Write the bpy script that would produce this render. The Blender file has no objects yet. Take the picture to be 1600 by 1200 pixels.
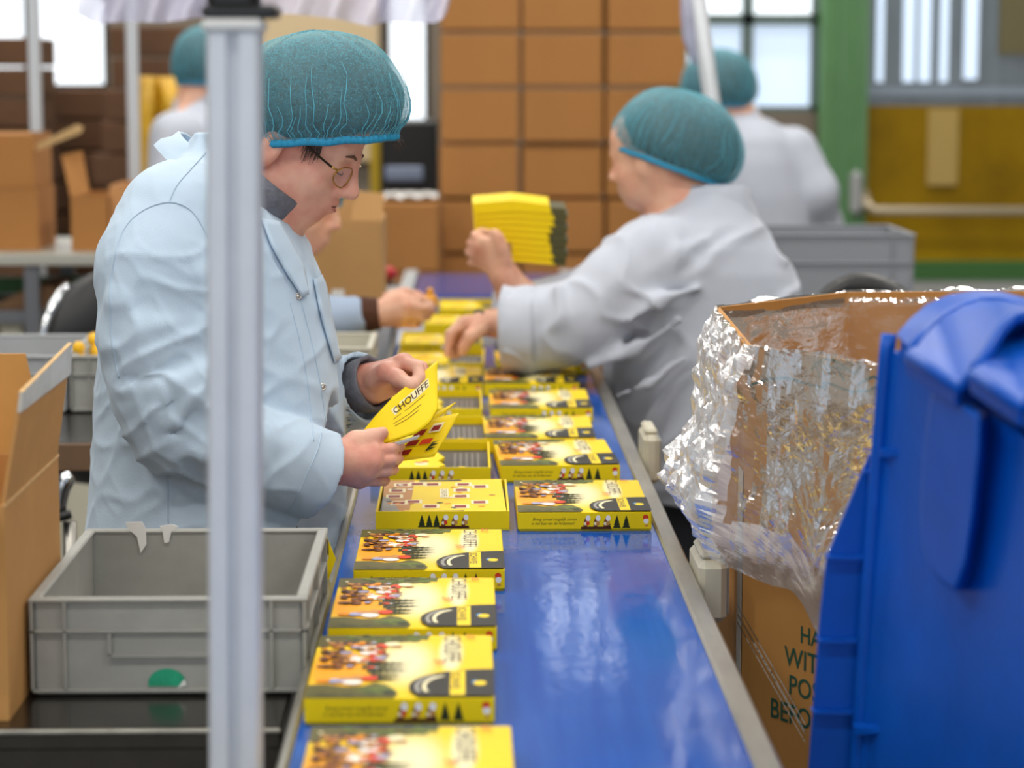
import bpy, bmesh, math, random
import numpy as np
from mathutils import Vector, Matrix, Euler, noise

# ------------------------------------------------------------------ camera, world, lights, exposure
sc = bpy.context.scene
C = sc.collection
FPX = 3778.0                      # 85 mm on a 36 mm wide sensor, 1600 px frame
CAM = np.array([0.0, 0.0, 1.5])
YAW = math.radians(1.107)
PITCH = math.radians(7.36)
cam_d = bpy.data.cameras.new('camera')
cam_d.sensor_width = 36.0
cam_d.lens = FPX * 36.0 / 1600.0
cam_d.clip_start = 0.05
cam_d.clip_end = 200
cam_d.dof.use_dof = True
cam_d.dof.focus_distance = 3.25
cam_d.dof.aperture_fstop = 4.0
cam = bpy.data.objects.new('camera', cam_d)
C.objects.link(cam)
cam.location = CAM
cam.rotation_euler = (math.pi / 2 - PITCH, 0, -YAW)
sc.camera = cam

world = bpy.data.worlds.new('world')
sc.world = world
world.use_nodes = True
_bg = world.node_tree.nodes['Background']
_bg.inputs[0].default_value = (0.86, 0.93, 1.0, 1)
_bg.inputs[1].default_value = 0.92

sc.view_settings.view_transform = 'Standard'
sc.view_settings.look = 'None'
sc.view_settings.gamma = 1.0
sc.view_settings.use_curve_mapping = False
sc.view_settings.exposure = 0.5
sc.cycles.use_denoising = True
sc.cycles.max_bounces = 10
sc.cycles.transparent_max_bounces = 24
sc.cycles.sample_clamp_indirect = 6.0

random.seed(7)
R = math.radians

# image frame (1600 x 1200) -> world, at a stated depth or height
_h = np.array([math.sin(YAW), math.cos(YAW), 0.0])
_f = np.array([_h[0] * math.cos(PITCH), _h[1] * math.cos(PITCH), -math.sin(PITCH)])
_u = np.array([_h[0] * math.sin(PITCH), _h[1] * math.sin(PITCH), math.cos(PITCH)])
_r = np.array([math.cos(YAW), -math.sin(YAW), 0.0])
def ray(px, py):
    return _f + _r * ((px - 800.0) / FPX) + _u * ((600.0 - py) / FPX)
def at(px, py, Y):
    d = ray(px, py)
    return CAM + d * (Y / d[1])
def atz(px, py, z):
    d = ray(px, py)
    return CAM + d * ((z - CAM[2]) / d[2])
def V(p):
    return Vector((float(p[0]), float(p[1]), float(p[2])))

# ------------------------------------------------------------------ materials
MATS = {}
def lin(c):
    if isinstance(c, str):
        c = c.lstrip('#')
        c = [int(c[i:i + 2], 16) / 255 for i in (0, 2, 4)]
        c = [x / 12.92 if x <= .04045 else ((x + .055) / 1.055) ** 2.4 for x in c]
    return (c[0], c[1], c[2], 1.0)
def mat(name, col, rough=.5, metal=0.0, var=0.0, scale=8.0, bump=0.0, bscale=60.0, spec=.5, stretch=(1, 1, 1), emit=None, estr=1.0, coat=0.0, sss=0.0, trans=0.0, alpha=1.0, col2=None, sheen=0.0):
    if name in MATS:
        return MATS[name]
    m = bpy.data.materials.new(name)
    m.use_nodes = True
    nt = m.node_tree
    b = nt.nodes['Principled BSDF']
    col = lin(col)
    b.inputs['Base Color'].default_value = col
    b.inputs['Roughness'].default_value = rough
    b.inputs['Metallic'].default_value = metal
    b.inputs['Specular IOR Level'].default_value = spec
    b.inputs['Coat Weight'].default_value = coat
    b.inputs['Coat Roughness'].default_value = .12
    b.inputs['Transmission Weight'].default_value = trans
    b.inputs['Alpha'].default_value = alpha
    b.inputs['Sheen Weight'].default_value = sheen
    if sss:
        b.inputs['Subsurface Weight'].default_value = sss
        b.inputs['Subsurface Radius'].default_value = (.012, .005, .003)
        b.inputs['Subsurface Scale'].default_value = .5
    if emit is not None:
        b.inputs['Emission Color'].default_value = lin(emit)
        b.inputs['Emission Strength'].default_value = estr
    if var or bump:
        tc = nt.nodes.new('ShaderNodeTexCoord')
        mp = nt.nodes.new('ShaderNodeMapping')
        mp.inputs['Scale'].default_value = stretch
        nt.links.new(tc.outputs['Object'], mp.inputs['Vector'])
    if var:
        n = nt.nodes.new('ShaderNodeTexNoise')
        n.inputs['Scale'].default_value = scale
        n.inputs['Detail'].default_value = 5
        n.inputs['Roughness'].default_value = .6
        nt.links.new(mp.outputs[0], n.inputs['Vector'])
        mx = nt.nodes.new('ShaderNodeMix')
        mx.data_type = 'RGBA'
        lo = tuple(max(0, c * (1 - var)) for c in col[:3]) + (1,)
        hi = tuple(min(1, c * (1 + var)) for c in col[:3]) + (1,) if col2 is None else lin(col2)
        if col2 is not None:
            lo = col
        mx.inputs[6].default_value = lo
        mx.inputs[7].default_value = hi
        rp = nt.nodes.new('ShaderNodeMapRange')
        rp.inputs[1].default_value = .3
        rp.inputs[2].default_value = .7
        nt.links.new(n.outputs['Fac'], rp.inputs[0])
        nt.links.new(rp.outputs[0], mx.inputs[0])
        nt.links.new(mx.outputs[2], b.inputs['Base Color'])
    if bump:
        n2 = nt.nodes.new('ShaderNodeTexNoise')
        n2.inputs['Scale'].default_value = bscale
        n2.inputs['Detail'].default_value = 4
        nt.links.new(mp.outputs[0], n2.inputs['Vector'])
        bp = nt.nodes.new('ShaderNodeBump')
        bp.inputs['Strength'].default_value = bump
        bp.inputs['Distance'].default_value = .004
        nt.links.new(n2.outputs['Fac'], bp.inputs['Height'])
        nt.links.new(bp.outputs[0], b.inputs['Normal'])
    MATS[name] = m
    return m

M_card = mat('cardboard', '#c08c4e', .8, var=.10, scale=6, bump=.15, bscale=90)
M_card_in = mat('cardboard_inside', '#b98746', .85, var=.12, scale=7)
M_card_far = mat('cardboard_far', '#aa743c', .85, var=.06, scale=3)
M_card_edge = mat('cardboard_edge', '#d8b27c', .9, var=.2, scale=120)
M_tape_brown = mat('packing_tape', '#8a5a28', .35, var=.1)
M_tape_grey = mat('clear_tape', '#b9b2a6', .25, var=.12, scale=20, stretch=(6, 1, 1))
M_brown_flat = mat('brown_board', '#5e4029', .85, var=.3, scale=5)
M_steel = mat('stainless_steel', '#8d8a84', .32, .9, var=.15, scale=14, stretch=(1, 12, 1))
M_steel_dark = mat('dark_table_steel', '#4a4640', .22, .85, var=.2, scale=10, bump=.05, bscale=30)
M_alu = mat('anodised_aluminium', '#cfd2d8', .45, .3, var=.04, scale=20)
M_rail = mat('rail_steel', '#a9a69c', .3, .8, var=.2, scale=30, stretch=(1, .2, 1), bump=.04)
M_grey = mat('grey_crate_plastic', '#9b9a93', .5, var=.09, scale=18, bump=.08, bscale=40)
M_grey_light = mat('light_grey_plastic', '#a5a7a8', .5, var=.06)
M_ivory = mat('ivory_housing', '#c3bda9', .5, var=.07, scale=14)
M_black = mat('black_plastic', '#141414', .4)
M_dark = mat('dark_grey', '#2a2826', .6, var=.2)
M_white = mat('white_paint', '#d9d9d6', .5, var=.04)
M_paper = mat('white_paper', '#e4e2dd', .8, var=.04)
M_yellow = mat('box_yellow', '#f3d200', .5, spec=.25)
M_yellow_in = mat('box_yellow_inside', '#d9bf00', .6)
M_green_frame = mat('green_frame_paint', '#5c8a58', .45, var=.06)
M_green_dark = mat('green_rail_paint', '#3f7434', .5)
M_teal = mat('green_sticker', '#189a72', .5, var=.2, scale=60)
M_red = mat('red_button', '#b3121a', .3)
M_blue_bin = mat('blue_bin_plastic', '#0050b4', .38, var=.12, scale=9, bump=.04, bscale=50, spec=.22)
M_lamp = mat('lamp_diffuser', '#ffffff', .5, emit=(1, .97, .92), estr=6.0)

# ------------------------------------------------------------------ mesh helpers
class MB:
    def __init__(s):
        s.v = []; s.f = []; s.m = []
    def add(s, vs, fs, m=0):
        o = len(s.v)
        s.v += [tuple(float(c) for c in p) for p in vs]
        s.f += [tuple(i + o for i in f) for f in fs]
        s.m += [m] * len(fs)
    def box(s, c, size, rz=0.0, m=0, rot=None, bev=0.0):
        hx, hy, hz = size[0] / 2, size[1] / 2, size[2] / 2
        if bev <= 0:
            vs = [(x, y, z) for z in (-hz, hz) for y in (-hy, hy) for x in (-hx, hx)]
            fs = [(0, 2, 3, 1), (4, 5, 7, 6), (0, 1, 5, 4), (2, 6, 7, 3), (0, 4, 6, 2), (1, 3, 7, 5)]
        else:
            b = min(bev, hx * .99, hy * .99, hz * .99)
            vs = []; fs = []
            idx = {}
            for sx in (-1, 1):
                for sy in (-1, 1):
                    for sz in (-1, 1):
                        for ax in range(3):
                            p = [sx * (hx - b), sy * (hy - b), sz * (hz - b)]
                            p[ax] = (sx * hx, sy * hy, sz * hz)[ax]
                            idx[(sx, sy, sz, ax)] = len(vs); vs.append(tuple(p))
            for ax in range(3):
                a1, a2 = [(1, 2), (2, 0), (0, 1)][ax]
                for sg in (-1, 1):
                    q = []
                    for (p1, p2) in ((-1, -1), (1, -1), (1, 1), (-1, 1)):
                        k = [0, 0, 0]; k[ax] = sg; k[a1] = p1; k[a2] = p2
                        q.append(idx[(k[0], k[1], k[2], ax)])
                    fs.append(tuple(q if sg > 0 else q[::-1]))
            for ax in range(3):
                a1, a2 = [(1, 2), (2, 0), (0, 1)][ax]
                for p1 in (-1, 1):
                    for p2 in (-1, 1):
                        k = [0, 0, 0]; k[a1] = p1; k[a2] = p2
                        q = []
                        for sg, axx in ((-1, a1), (1, a1), (1, a2), (-1, a2)):
                            k[ax] = sg
                            q.append(idx[(k[0], k[1], k[2], axx)])
                        fs.append(tuple(q if p1 * p2 < 0 else q[::-1]))
            for sx in (-1, 1):
                for sy in (-1, 1):
                    for sz in (-1, 1):
                        q = [idx[(sx, sy, sz, a)] for a in range(3)]
                        fs.append(tuple(q if sx * sy * sz > 0 else q[::-1]))
        if rot is not None:
            vs = [tuple(rot @ Vector(p)) for p in vs]
        elif rz:
            ca, sa = math.cos(rz), math.sin(rz)
            vs = [(x * ca - y * sa, x * sa + y * ca, z) for x, y, z in vs]
        s.add([(p[0] + c[0], p[1] + c[1], p[2] + c[2]) for p in vs], fs, m)
        return s
    def slab(s, pts, off, m=0):
        """polygon pts extruded by vector off"""
        n = len(pts)
        a = [np.array(p, float) for p in pts]
        b = [p + np.array(off, float) for p in a]
        fs = [tuple(range(n - 1, -1, -1)), tuple(range(n, 2 * n))]
        fs += [(i, (i + 1) % n, n + (i + 1) % n, n + i) for i in range(n)]
        s.add(a + b, fs, m)
        return s
    def tube(s, path, r, seg=10, m=0, caps=True, flat=None):
        P = [Vector(tuple(float(c) for c in p)) for p in path]
        n = len(P)
        rr = r if hasattr(r, '__len__') else [r] * n
        vs = []; fs = []
        prev = None
        for i in range(n):
            t = (P[min(i + 1, n - 1)] - P[max(i - 1, 0)]).normalized()
            if prev is None:
                a = Vector((0, 0, 1)) if abs(t.z) < .9 else Vector((1, 0, 0))
                nx = t.cross(a).normalized()
            else:
                nx = (prev - t * prev.dot(t)).normalized()
            prev = nx
            ny = t.cross(nx)
            for k in range(seg):
                a = 2 * math.pi * k / seg
                vs.append(P[i] + nx * (rr[i] * math.cos(a)) + ny * (rr[i] * math.sin(a)))
        for i in range(n - 1):
            for k in range(seg):
                k2 = (k + 1) % seg
                fs.append((i * seg + k, i * seg + k2, (i + 1) * seg + k2, (i + 1) * seg + k))
        if caps:
            fs.append(tuple(range(seg - 1, -1, -1)))
            fs.append(tuple((n - 1) * seg + k for k in range(seg)))
        s.add(vs, fs, m)
        return s
    def lathe(s, c, prof, seg=24, m=0, axis='z'):
        vs = []; fs = []
        for (r, z) in prof:
            for k in range(seg):
                a = 2 * math.pi * k / seg
                p = (r * math.cos(a), r * math.sin(a), z)
                if axis == 'x': p = (p[2], p[0], p[1])
                if axis == 'y': p = (p[1], p[2], p[0])
                vs.append((p[0] + c[0], p[1] + c[1], p[2] + c[2]))
        n = len(prof)
        for i in range(n - 1):
            for k in range(seg):
                k2 = (k + 1) % seg
                fs.append((i * seg + k, i * seg + k2, (i + 1) * seg + k2, (i + 1) * seg + k))
        fs.append(tuple(range(seg - 1, -1, -1)))
        fs.append(tuple((n - 1) * seg + k for k in range(seg)))
        s.add(vs, fs, m)
        return s
    def grid(s, rows, m=0, closed=False):
        """rows: list of lists of points"""
        n = len(rows); w = len(rows[0])
        vs = [p for r in rows for p in r]
        fs = []
        for i in range(n - 1):
            for k in range(w if closed else w - 1):
                k2 = (k + 1) % w
                fs.append((i * w + k, i * w + k2, (i + 1) * w + k2, (i + 1) * w + k))
        s.add(vs, fs, m)
        return s
    def build(s, name, mats, parent=None, smooth=False, org=None):
        me = bpy.data.meshes.new(name)
        v = s.v
        if org is None and parent is not None:
            org = WLOC.get(parent.name, (0, 0, 0))
        if org is not None:
            v = [(p[0] - org[0], p[1] - org[1], p[2] - org[2]) for p in v]
        me.from_pydata(v, [], s.f)
        if not isinstance(mats, (list, tuple)):
            mats = [mats]
        for m in mats:
            me.materials.append(m)
        if len(mats) > 1:
            me.polygons.foreach_set('material_index', s.m)
        if smooth:
            me.polygons.foreach_set('use_smooth', [True] * len(me.polygons))
        me.update()
        o = bpy.data.objects.new(name, me)
        C.objects.link(o)
        if parent is not None:
            o.parent = parent
            WLOC[o.name] = WLOC.get(parent.name, (0, 0, 0))
        elif org is not None:
            o.location = org
            WLOC[o.name] = tuple(org)
        return o
WLOC = {}
def tag(o, label=None, cat=None, group=None, kind=None):
    if label: o['label'] = label
    if cat: o['category'] = cat
    if group: o['group'] = group
    if kind: o['kind'] = kind
    return o
def thing(name, loc, label, cat, group=None, rz=0.0):
    o = bpy.data.objects.new(name, None)
    o.empty_display_size = .05
    C.objects.link(o)
    o.location = (float(loc[0]), float(loc[1]), float(loc[2]))
    o.rotation_euler = (0, 0, rz)
    WLOC[o.name] = tuple(float(c) for c in loc)
    return tag(o, label, cat, group)
def struct(o):
    o['kind'] = 'structure'
    return o
def copy_tree(o, parent=None):
    c = o.copy()
    C.objects.link(c)
    c.parent = parent
    for ch in list(o.children):
        copy_tree(ch, c)
    return c
def text_mesh(body, size, bold=0.0, shear=0.0, space=1.0):
    """flat text as vertices/faces in the XY plane, anchored left/baseline"""
    cu = bpy.data.curves.new('t', 'FONT')
    cu.body = body
    cu.size = size
    cu.offset = bold
    cu.shear = shear
    cu.space_character = space
    cu.resolution_u = 3
    ob = bpy.data.objects.new('t', cu)
    C.objects.link(ob)
    dg = bpy.context.evaluated_depsgraph_get()
    me = ob.evaluated_get(dg).to_mesh()
    vs = [tuple(v.co) for v in me.vertices]
    fs = [tuple(p.vertices) for p in me.polygons]
    ob.evaluated_get(dg).to_mesh_clear()
    bpy.data.objects.remove(ob)
    bpy.data.curves.remove(cu)
    return vs, fs
def ellipse(cx, cy, rx, ry, n=20, a0=0, a1=2 * math.pi, rot=0):
    out = []
    for i in range(n):
        a = a0 + (a1 - a0) * i / (n - 1 if a1 - a0 < 6.28 else n)
        x, y = rx * math.cos(a), ry * math.sin(a)
        out.append((cx + x * math.cos(rot) - y * math.sin(rot), cy + x * math.sin(rot) + y * math.cos(rot)))
    return out

# ------------------------------------------------------------------ the hall
ZB = 0.86                                  # belt height
WY = 11.0                                  # back wall
M_floor = mat('concrete_floor', '#6f6b66', .45, var=.15, scale=2.5)
M_wall = mat('wall_plaster', '#7d7264', .8, var=.05, scale=2)
M_wall_r = mat('wall_plaster_grey', '#b5b6b2', .8, var=.04, scale=2)
M_ceil = mat('ceiling_panels', '#8f8f8c', .9)
M_glow = mat('daylight_beyond_glass', '#f2f7ff', .5, emit=(.88, .95, 1.0), estr=.85)
struct(MB().box((0, 4.5, -.05), (13, 17, .1)).build('floor', M_floor))
struct(MB().box((0, 5, 4.65), (13, 18, .1)).build('ceiling', M_ceil))
struct(MB().box((-6.5, 4.5, 2.3), (.1, 17, 4.6)).build('wall_left', M_wall_r))
struct(MB().box((6.5, 4.5, 2.3), (.1, 17, 4.6)).build('wall_right', M_wall_r))
def wx(px, y=WY):
    return at(px, 112, y)[0]
def wz(py, y=WY):
    return at(800, py, y)[2]
# back wall in pieces round its openings
def wall_piece(mb, px0, px1, z0, z1):
    x0, x1 = wx(px0), wx(px1)
    mb.box(((x0 + x1) / 2, WY + .1, (z0 + z1) / 2), (x1 - x0, .2, z1 - z0))
wb = MB()
zs = wz(235)
wall_piece(wb, -1700, -700, 0, 4.6)
wall_piece(wb, -700, 170, 0, wz(140))
wall_piece(wb, -700, 170, 3.9, 4.6)
wall_piece(wb, 170, 600, 0, 4.6)
wall_piece(wb, 600, 672, 0, wz(200))
wall_piece(wb, 600, 672, 2.6, 4.6)
wall_piece(wb, 672, 850, 0, 4.6)
wall_piece(wb, 850, 985, 0, 2.5)
wall_piece(wb, 850, 985, 3.0, 4.6)
wall_piece(wb, 985, 1060, 0, 4.6)
wall_piece(wb, 1060, 2700, 2.9, 4.6)
wall_piece(wb, 1060, 1278, 0, wz(175))
wall_piece(wb, 1960, 2700, 0, 2.9)
struct(wb.build('wall_back', M_wall))
M_haze = mat('pale_view', '#b9cbe0', .6, emit=(.62, .74, .9), estr=.62, var=.0)
def window(n, px0, px1, z0, z1, nx, nz, m=M_dark, low=None):
    x0, x1 = wx(px0), wx(px1)
    fr = MB()
    t = .05
    for i in range(nx + 1):
        x = x0 + (x1 - x0) * i / nx
        fr.box((x, WY + .06, (z0 + z1) / 2), (t, .08, z1 - z0 + t))
    for i in range(nz + 1):
        z = z0 + (z1 - z0) * i / nz
        fr.box(((x0 + x1) / 2, WY + .06, z), (x1 - x0, .08, t))
    w = struct(fr.build('window_%d' % n, m))
    for i in range(nx):
        for k in range(nz):
            g = MB().box((x0 + (x1 - x0) * (i + .5) / nx, WY + .09, z0 + (z1 - z0) * (k + .5) / nz), ((x1 - x0) / nx - t, .01, (z1 - z0) / nz - t))
            g.build('window_pane', M_glow if (low is None or k >= nz - low) else M_haze, w)
    return w
window(1, -700, 170, wz(140), 3.9, 7, 3)
window(2, 600, 672, wz(200), 2.6, 1, 1)
window(3, 1060, 1278, wz(175), wz(175) + (wz(30) - wz(175)) * 3, 2, 3, mat('window_green_grey', '#5d6f6b', .5), low=2)
struct(MB().box(((wx(1060) + wx(1278)) / 2, WY + .1, (wz(175) + (wz(30) - wz(175)) * 3 + 2.9) / 2), (wx(1278) - wx(1060), .15, max(.05, 2.9 - (wz(175) + (wz(30) - wz(175)) * 3)))).build('trim_3', M_wall))

window(4, 850, 985, 2.5, 3.0, 3, 1)
# green glazed door with yellow film on the lower panes
M_glassy = mat('yellow_film_glass', '#a88400', .45, var=.35, scale=1.6, col2='#7a5d00', spec=.15)
M_glass_up = mat('upper_pane_view', '#6f7a80', .12, var=.3, scale=2.0, stretch=(3, 1, .5), col2='#4a5257', coat=.5)
dx0, dx1 = wx(1278), wx(1960)
door = MB()
door.box(((wx(1278) + wx(1352)) / 2, WY, 1.45), (wx(1352) - wx(1278), .16, 2.9))
d1 = struct(door.build('door_1', M_green_frame))
for (px, w) in ((1300, .028), (1330, .028)):
    MB().box((wx(px), WY - .09, 1.45), (w, .03, 2.9), bev=.006).build('frame_rib', M_green_frame, d1)
MB().box(((wx(1352) + dx1) / 2, WY, wz(423)), (dx1 - wx(1352), .12, .085)).build('bottom_rail', M_green_dark, d1)
MB().box(((wx(1352) + dx1) / 2, WY, wz(423) / 2 - .02), (dx1 - wx(1352), .1, wz(423) - .04)).build('kick_panel', M_wall_r, d1)
MB().box(((wx(1352) + dx1) / 2, WY + .03, (wz(165) + wz(412)) / 2), (dx1 - wx(1352), .02, wz(165) - wz(412))).build('yellow_film_pane', M_glassy, d1)
MB().box(((wx(1352) + dx1) / 2, WY + .03, (wz(165) + 2.85) / 2), (dx1 - wx(1352), .02, 2.85 - wz(165))).build('window_pane', M_glass_up, d1)
for (px, w, cm) in ((1375, .03, M_haze), (1420, .05, M_haze), (1445, .05, M_haze), (1475, .035, M_haze), (1517, .06, M_haze)):
    MB().box((wx(px), WY + .012, (wz(128 if px != 1517 else 120) + 2.6) / 2), (w, .012, 2.6 - wz(128))).build('sky_gap', M_haze, d1)
MB().box(((wx(1352) + dx1) / 2, WY + .01, wz(143)), (dx1 - wx(1352), .02, .035)).build('glazing_bar', mat('glazing_grey', '#8d9aa8', .5), d1)
MB().box(((wx(1452) + wx(1500)) / 2, WY + .005, (wz(170) + wz(290)) / 2), (wx(1500) - wx(1452), .01, wz(170) - wz(290))).build('pale_panel', mat('pale_ochre', '#b09450', .5), d1)
MB().box(((wx(1560) + wx(1660)) / 2, WY + .005, (wz(40) + 2.6) / 2), (wx(1660) - wx(1560), .01, 2.6 - wz(130))).build('dark_panel', mat('olive_panel', '#6a6240', .5), d1)
pb = MB()
pb.tube([(wx(1350), WY - .06, wz(300)), (wx(1352), WY - .13, wz(318)), (wx(1362), WY - .14, wz(327)), (wx(1900), WY - .14, wz(329))], .022, 10)
pb.build('push_bar', mat('bar_silver', '#b9ab90', .4, .3), d1, smooth=True)
MB().box((wx(1335), WY - .1, wz(300)), (.055, .08, .2), bev=.02).build('push_bar_bracket', M_grey_light, d1)
# green frame left of the right-hand window
struct(MB().box((wx(1064), WY + .02, 1.45), (.05, .12, 2.9)).build('trim_1', M_green_frame))

# ceiling luminaires: real lamps, mostly above the frame
lampgrp = 'ceiling strip lamps above the packing line'
def lamp(x, y, watts):
    t = thing('ceiling_lamp', (x, y, 4.0), 'long white ceiling strip lamp above the packing line', 'lamp', lampgrp)
    MB().box((x, y, 4.06), (1.5, .28, .06), bev=.01).build('housing', M_white, t)
    MB().box((x, y, 4.02), (1.42, .22, .02)).build('diffuser', M_lamp, t)
    for s in (-.6, .6):
        MB().tube([(x + s, y, 4.09), (x + s, y, 4.6)], .006, 6).build('hanger', M_steel, t)
    ld = bpy.data.lights.new('lamp_light', 'AREA')
    ld.shape = 'RECTANGLE'
    ld.size = 1.42
    ld.size_y = .22
    ld.energy = watts
    ld.color = (1.0, .965, .91)
    lo = bpy.data.objects.new('lamp_light', ld)
    C.objects.link(lo)
    lo.location = (0, 0, -.01)
    lo.parent = t
for y in (0.6, 3.0, 5.4, 7.8, 10.0):
    for x in (-2.6, -.3, 2.2):
        lamp(x, y, 20)

# beige partition board high on the back wall
struct(MB().box(((wx(405) + wx(592)) / 2, WY - .02, 1.9), (wx(592) - wx(405), .03, 1.6)).build('trim_2', mat('beige_board', '#d8c19a', .8)))

# ------------------------------------------------------------------ belt conveyor
XL, XR = -0.165, 0.266
def belt_material():
    m = bpy.data.materials.new('blue_belt')
    m.use_nodes = True
    nt = m.node_tree
    b = nt.nodes['Principled BSDF']
    tc = nt.nodes.new('ShaderNodeTexCoord')
    mp = nt.nodes.new('ShaderNodeMapping'); mp.inputs['Scale'].default_value = (26, 1.2, 1)
    n = nt.nodes.new('ShaderNodeTexNoise'); n.inputs['Scale'].default_value = 3; n.inputs['Detail'].default_value = 6
    nt.links.new(tc.outputs['Object'], mp.inputs[0]); nt.links.new(mp.outputs[0], n.inputs[0])
    mx = nt.nodes.new('ShaderNodeMix'); mx.data_type = 'RGBA'
    mx.inputs[6].default_value = lin('#0046a2'); mx.inputs[7].default_value = lin('#005cba')
    nt.links.new(n.outputs[0], mx.inputs[0]); nt.links.new(mx.outputs[2], b.inputs['Base Color'])
    rr = nt.nodes.new('ShaderNodeMapRange'); rr.inputs[3].default_value = .04; rr.inputs[4].default_value = .15
    nt.links.new(n.outputs[0], rr.inputs[0]); nt.links.new(rr.outputs[0], b.inputs['Roughness'])
    mp2 = nt.nodes.new('ShaderNodeMapping'); mp2.inputs['Scale'].default_value = (5, 2.2, 1)
    n2 = nt.nodes.new('ShaderNodeTexNoise'); n2.inputs['Scale'].default_value = 2.5; n2.inputs['Detail'].default_value = 3
    nt.links.new(tc.outputs['Object'], mp2.inputs[0]); nt.links.new(mp2.outputs[0], n2.inputs[0])
    bp = nt.nodes.new('ShaderNodeBump'); bp.inputs['Strength'].default_value = .16; bp.inputs['Distance'].default_value = .006
    nt.links.new(n2.outputs[0], bp.inputs['Height']); nt.links.new(bp.outputs[0], b.inputs['Normal'])
    b.inputs['Specular IOR Level'].default_value = .4
    return m
M_belt = belt_material()
conv = thing('belt_conveyor', (.05, 3.8, 0), 'long belt conveyor with glossy blue belt running between the workers', 'conveyor')
Y0, Y1 = 1.2, 6.75
MB().box(((XL + XR) / 2, (Y0 + Y1) / 2, ZB - .006), (XR - XL, Y1 - Y0, .012)).build('belt', M_belt, conv)
for ys in (2.62, 3.9, 5.3):
    pass
for s, x in ((-1, XL), (1, XR)):
    rb = MB()
    w = .011 if s < 0 else .026
    rb.box((x + s * w / 2, (Y0 + Y1) / 2, ZB - .045), (w, Y1 - Y0, .1), bev=.003)
    rb.build('side_rail', M_rail, conv)
MB().box(((XL + XR) / 2, (Y0 + Y1) / 2, ZB - .06), (XR - XL - .01, Y1 - Y0 - .1, .05)).build('slider_bed', M_steel_dark, conv)
MB().tube([(XL - .005, Y1, ZB - .045), (XR + .01, Y1, ZB - .045)], .04, 18).build('end_roller', M_rail, conv, smooth=True)
for y in (1.9, 3.9, 5.9):
    for x in (XL + .02, XR - .02):
        MB().box((x, y, .385), (.04, .04, .77), bev=.004).build('leg', M_alu, conv)
    MB().box(((XL + XR) / 2, y, .35), (XR - XL, .03, .03)).build('cross_bar', M_alu, conv)
# two ivory drive housings bolted to the right-hand rail
for (px0, px1, py0, py1, Y) in ((1058, 1136, 880, 975, 2.98), (978, 1031, 682, 757, 3.92)):
    a = at(px0, py0, Y); b = at(px1, py1, Y)
    x0 = XR + .027
    hb = MB().box(((x0 + b[0]) / 2, Y + .07, (a[2] + b[2]) / 2), (b[0] - x0, .14, a[2] - b[2]), bev=.008)
    h = hb.build('drive_housing', M_ivory, conv)
    MB().box((b[0] + .002, Y + .07, (a[2] + b[2]) / 2), (.004, .11, (a[2] - b[2]) * .8), bev=.002).build('cover_plate', M_grey_light, h)
    MB().box(((x0 + b[0]) / 2, Y + .07, a[2] + .004), ((b[0] - x0) * .8, .1, .01), bev=.004).build('cover_lid', M_ivory, h)

# far feed conveyor, a little higher, beyond the belt's end
fc = thing('feed_conveyor', (.1, 7.4, 0), 'short inclined blue feed conveyor with grey frame beyond the end of the long belt', 'conveyor')
a = at(628, 430, 7.25); b = at(905, 430, 7.25)
xl, xr = a[0], b[0]
z0, z1 = at(700, 462, 6.95)[2], at(700, 428, 7.9)[2]
mb = MB(); mb.slab([(xl + .04, 6.95, z0), (xr - .04, 6.95, z0), (xr - .04, 7.9, z1), (xl + .04, 7.9, z1)], (0, 0, -.02)); mb.build('belt', M_belt, fc)
for x in (xl + .015, xr - .015):
    MB().slab([(x - .02, 6.93, z0 + .012), (x + .02, 6.93, z0 + .012), (x + .02, 7.92, z1 + .012), (x - .02, 7.92, z1 + .012)], (0, 0, -.1)).build('side_rail', M_grey_light, fc)
MB().box(((xl + xr) / 2, 6.93, z0 - .07), (xr - xl, .03, .12)).build('end_plate', M_grey_light, fc)
for x in (xl + .03, xr - .03):
    for y in (7.0, 7.85):
        MB().box((x, y, (z0 - .08) / 2), (.05, .05, z0 - .08)).build('leg', M_alu, fc)
p = at(603, 440, 6.9)
pt = thing('control_post', (p[0], 6.9, 0), 'slim dark control post with red stop button beside the feed conveyor', 'control post')
MB().box((p[0], 6.9, p[2] / 2 - .03), (.05, .05, p[2] - .06), bev=.004).build('post', M_dark, pt)
MB().box((p[0], 6.9, p[2] - .04), (.075, .07, .07), bev=.006).build('button_box', M_black, pt)
MB().lathe((p[0], 6.9, p[2]), [(.016, -.01), (.016, .01), (.032, .012), (.034, .03), (.02, .042), (.002, .045)], 18).build('stop_button', M_red, pt, smooth=True)

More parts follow.
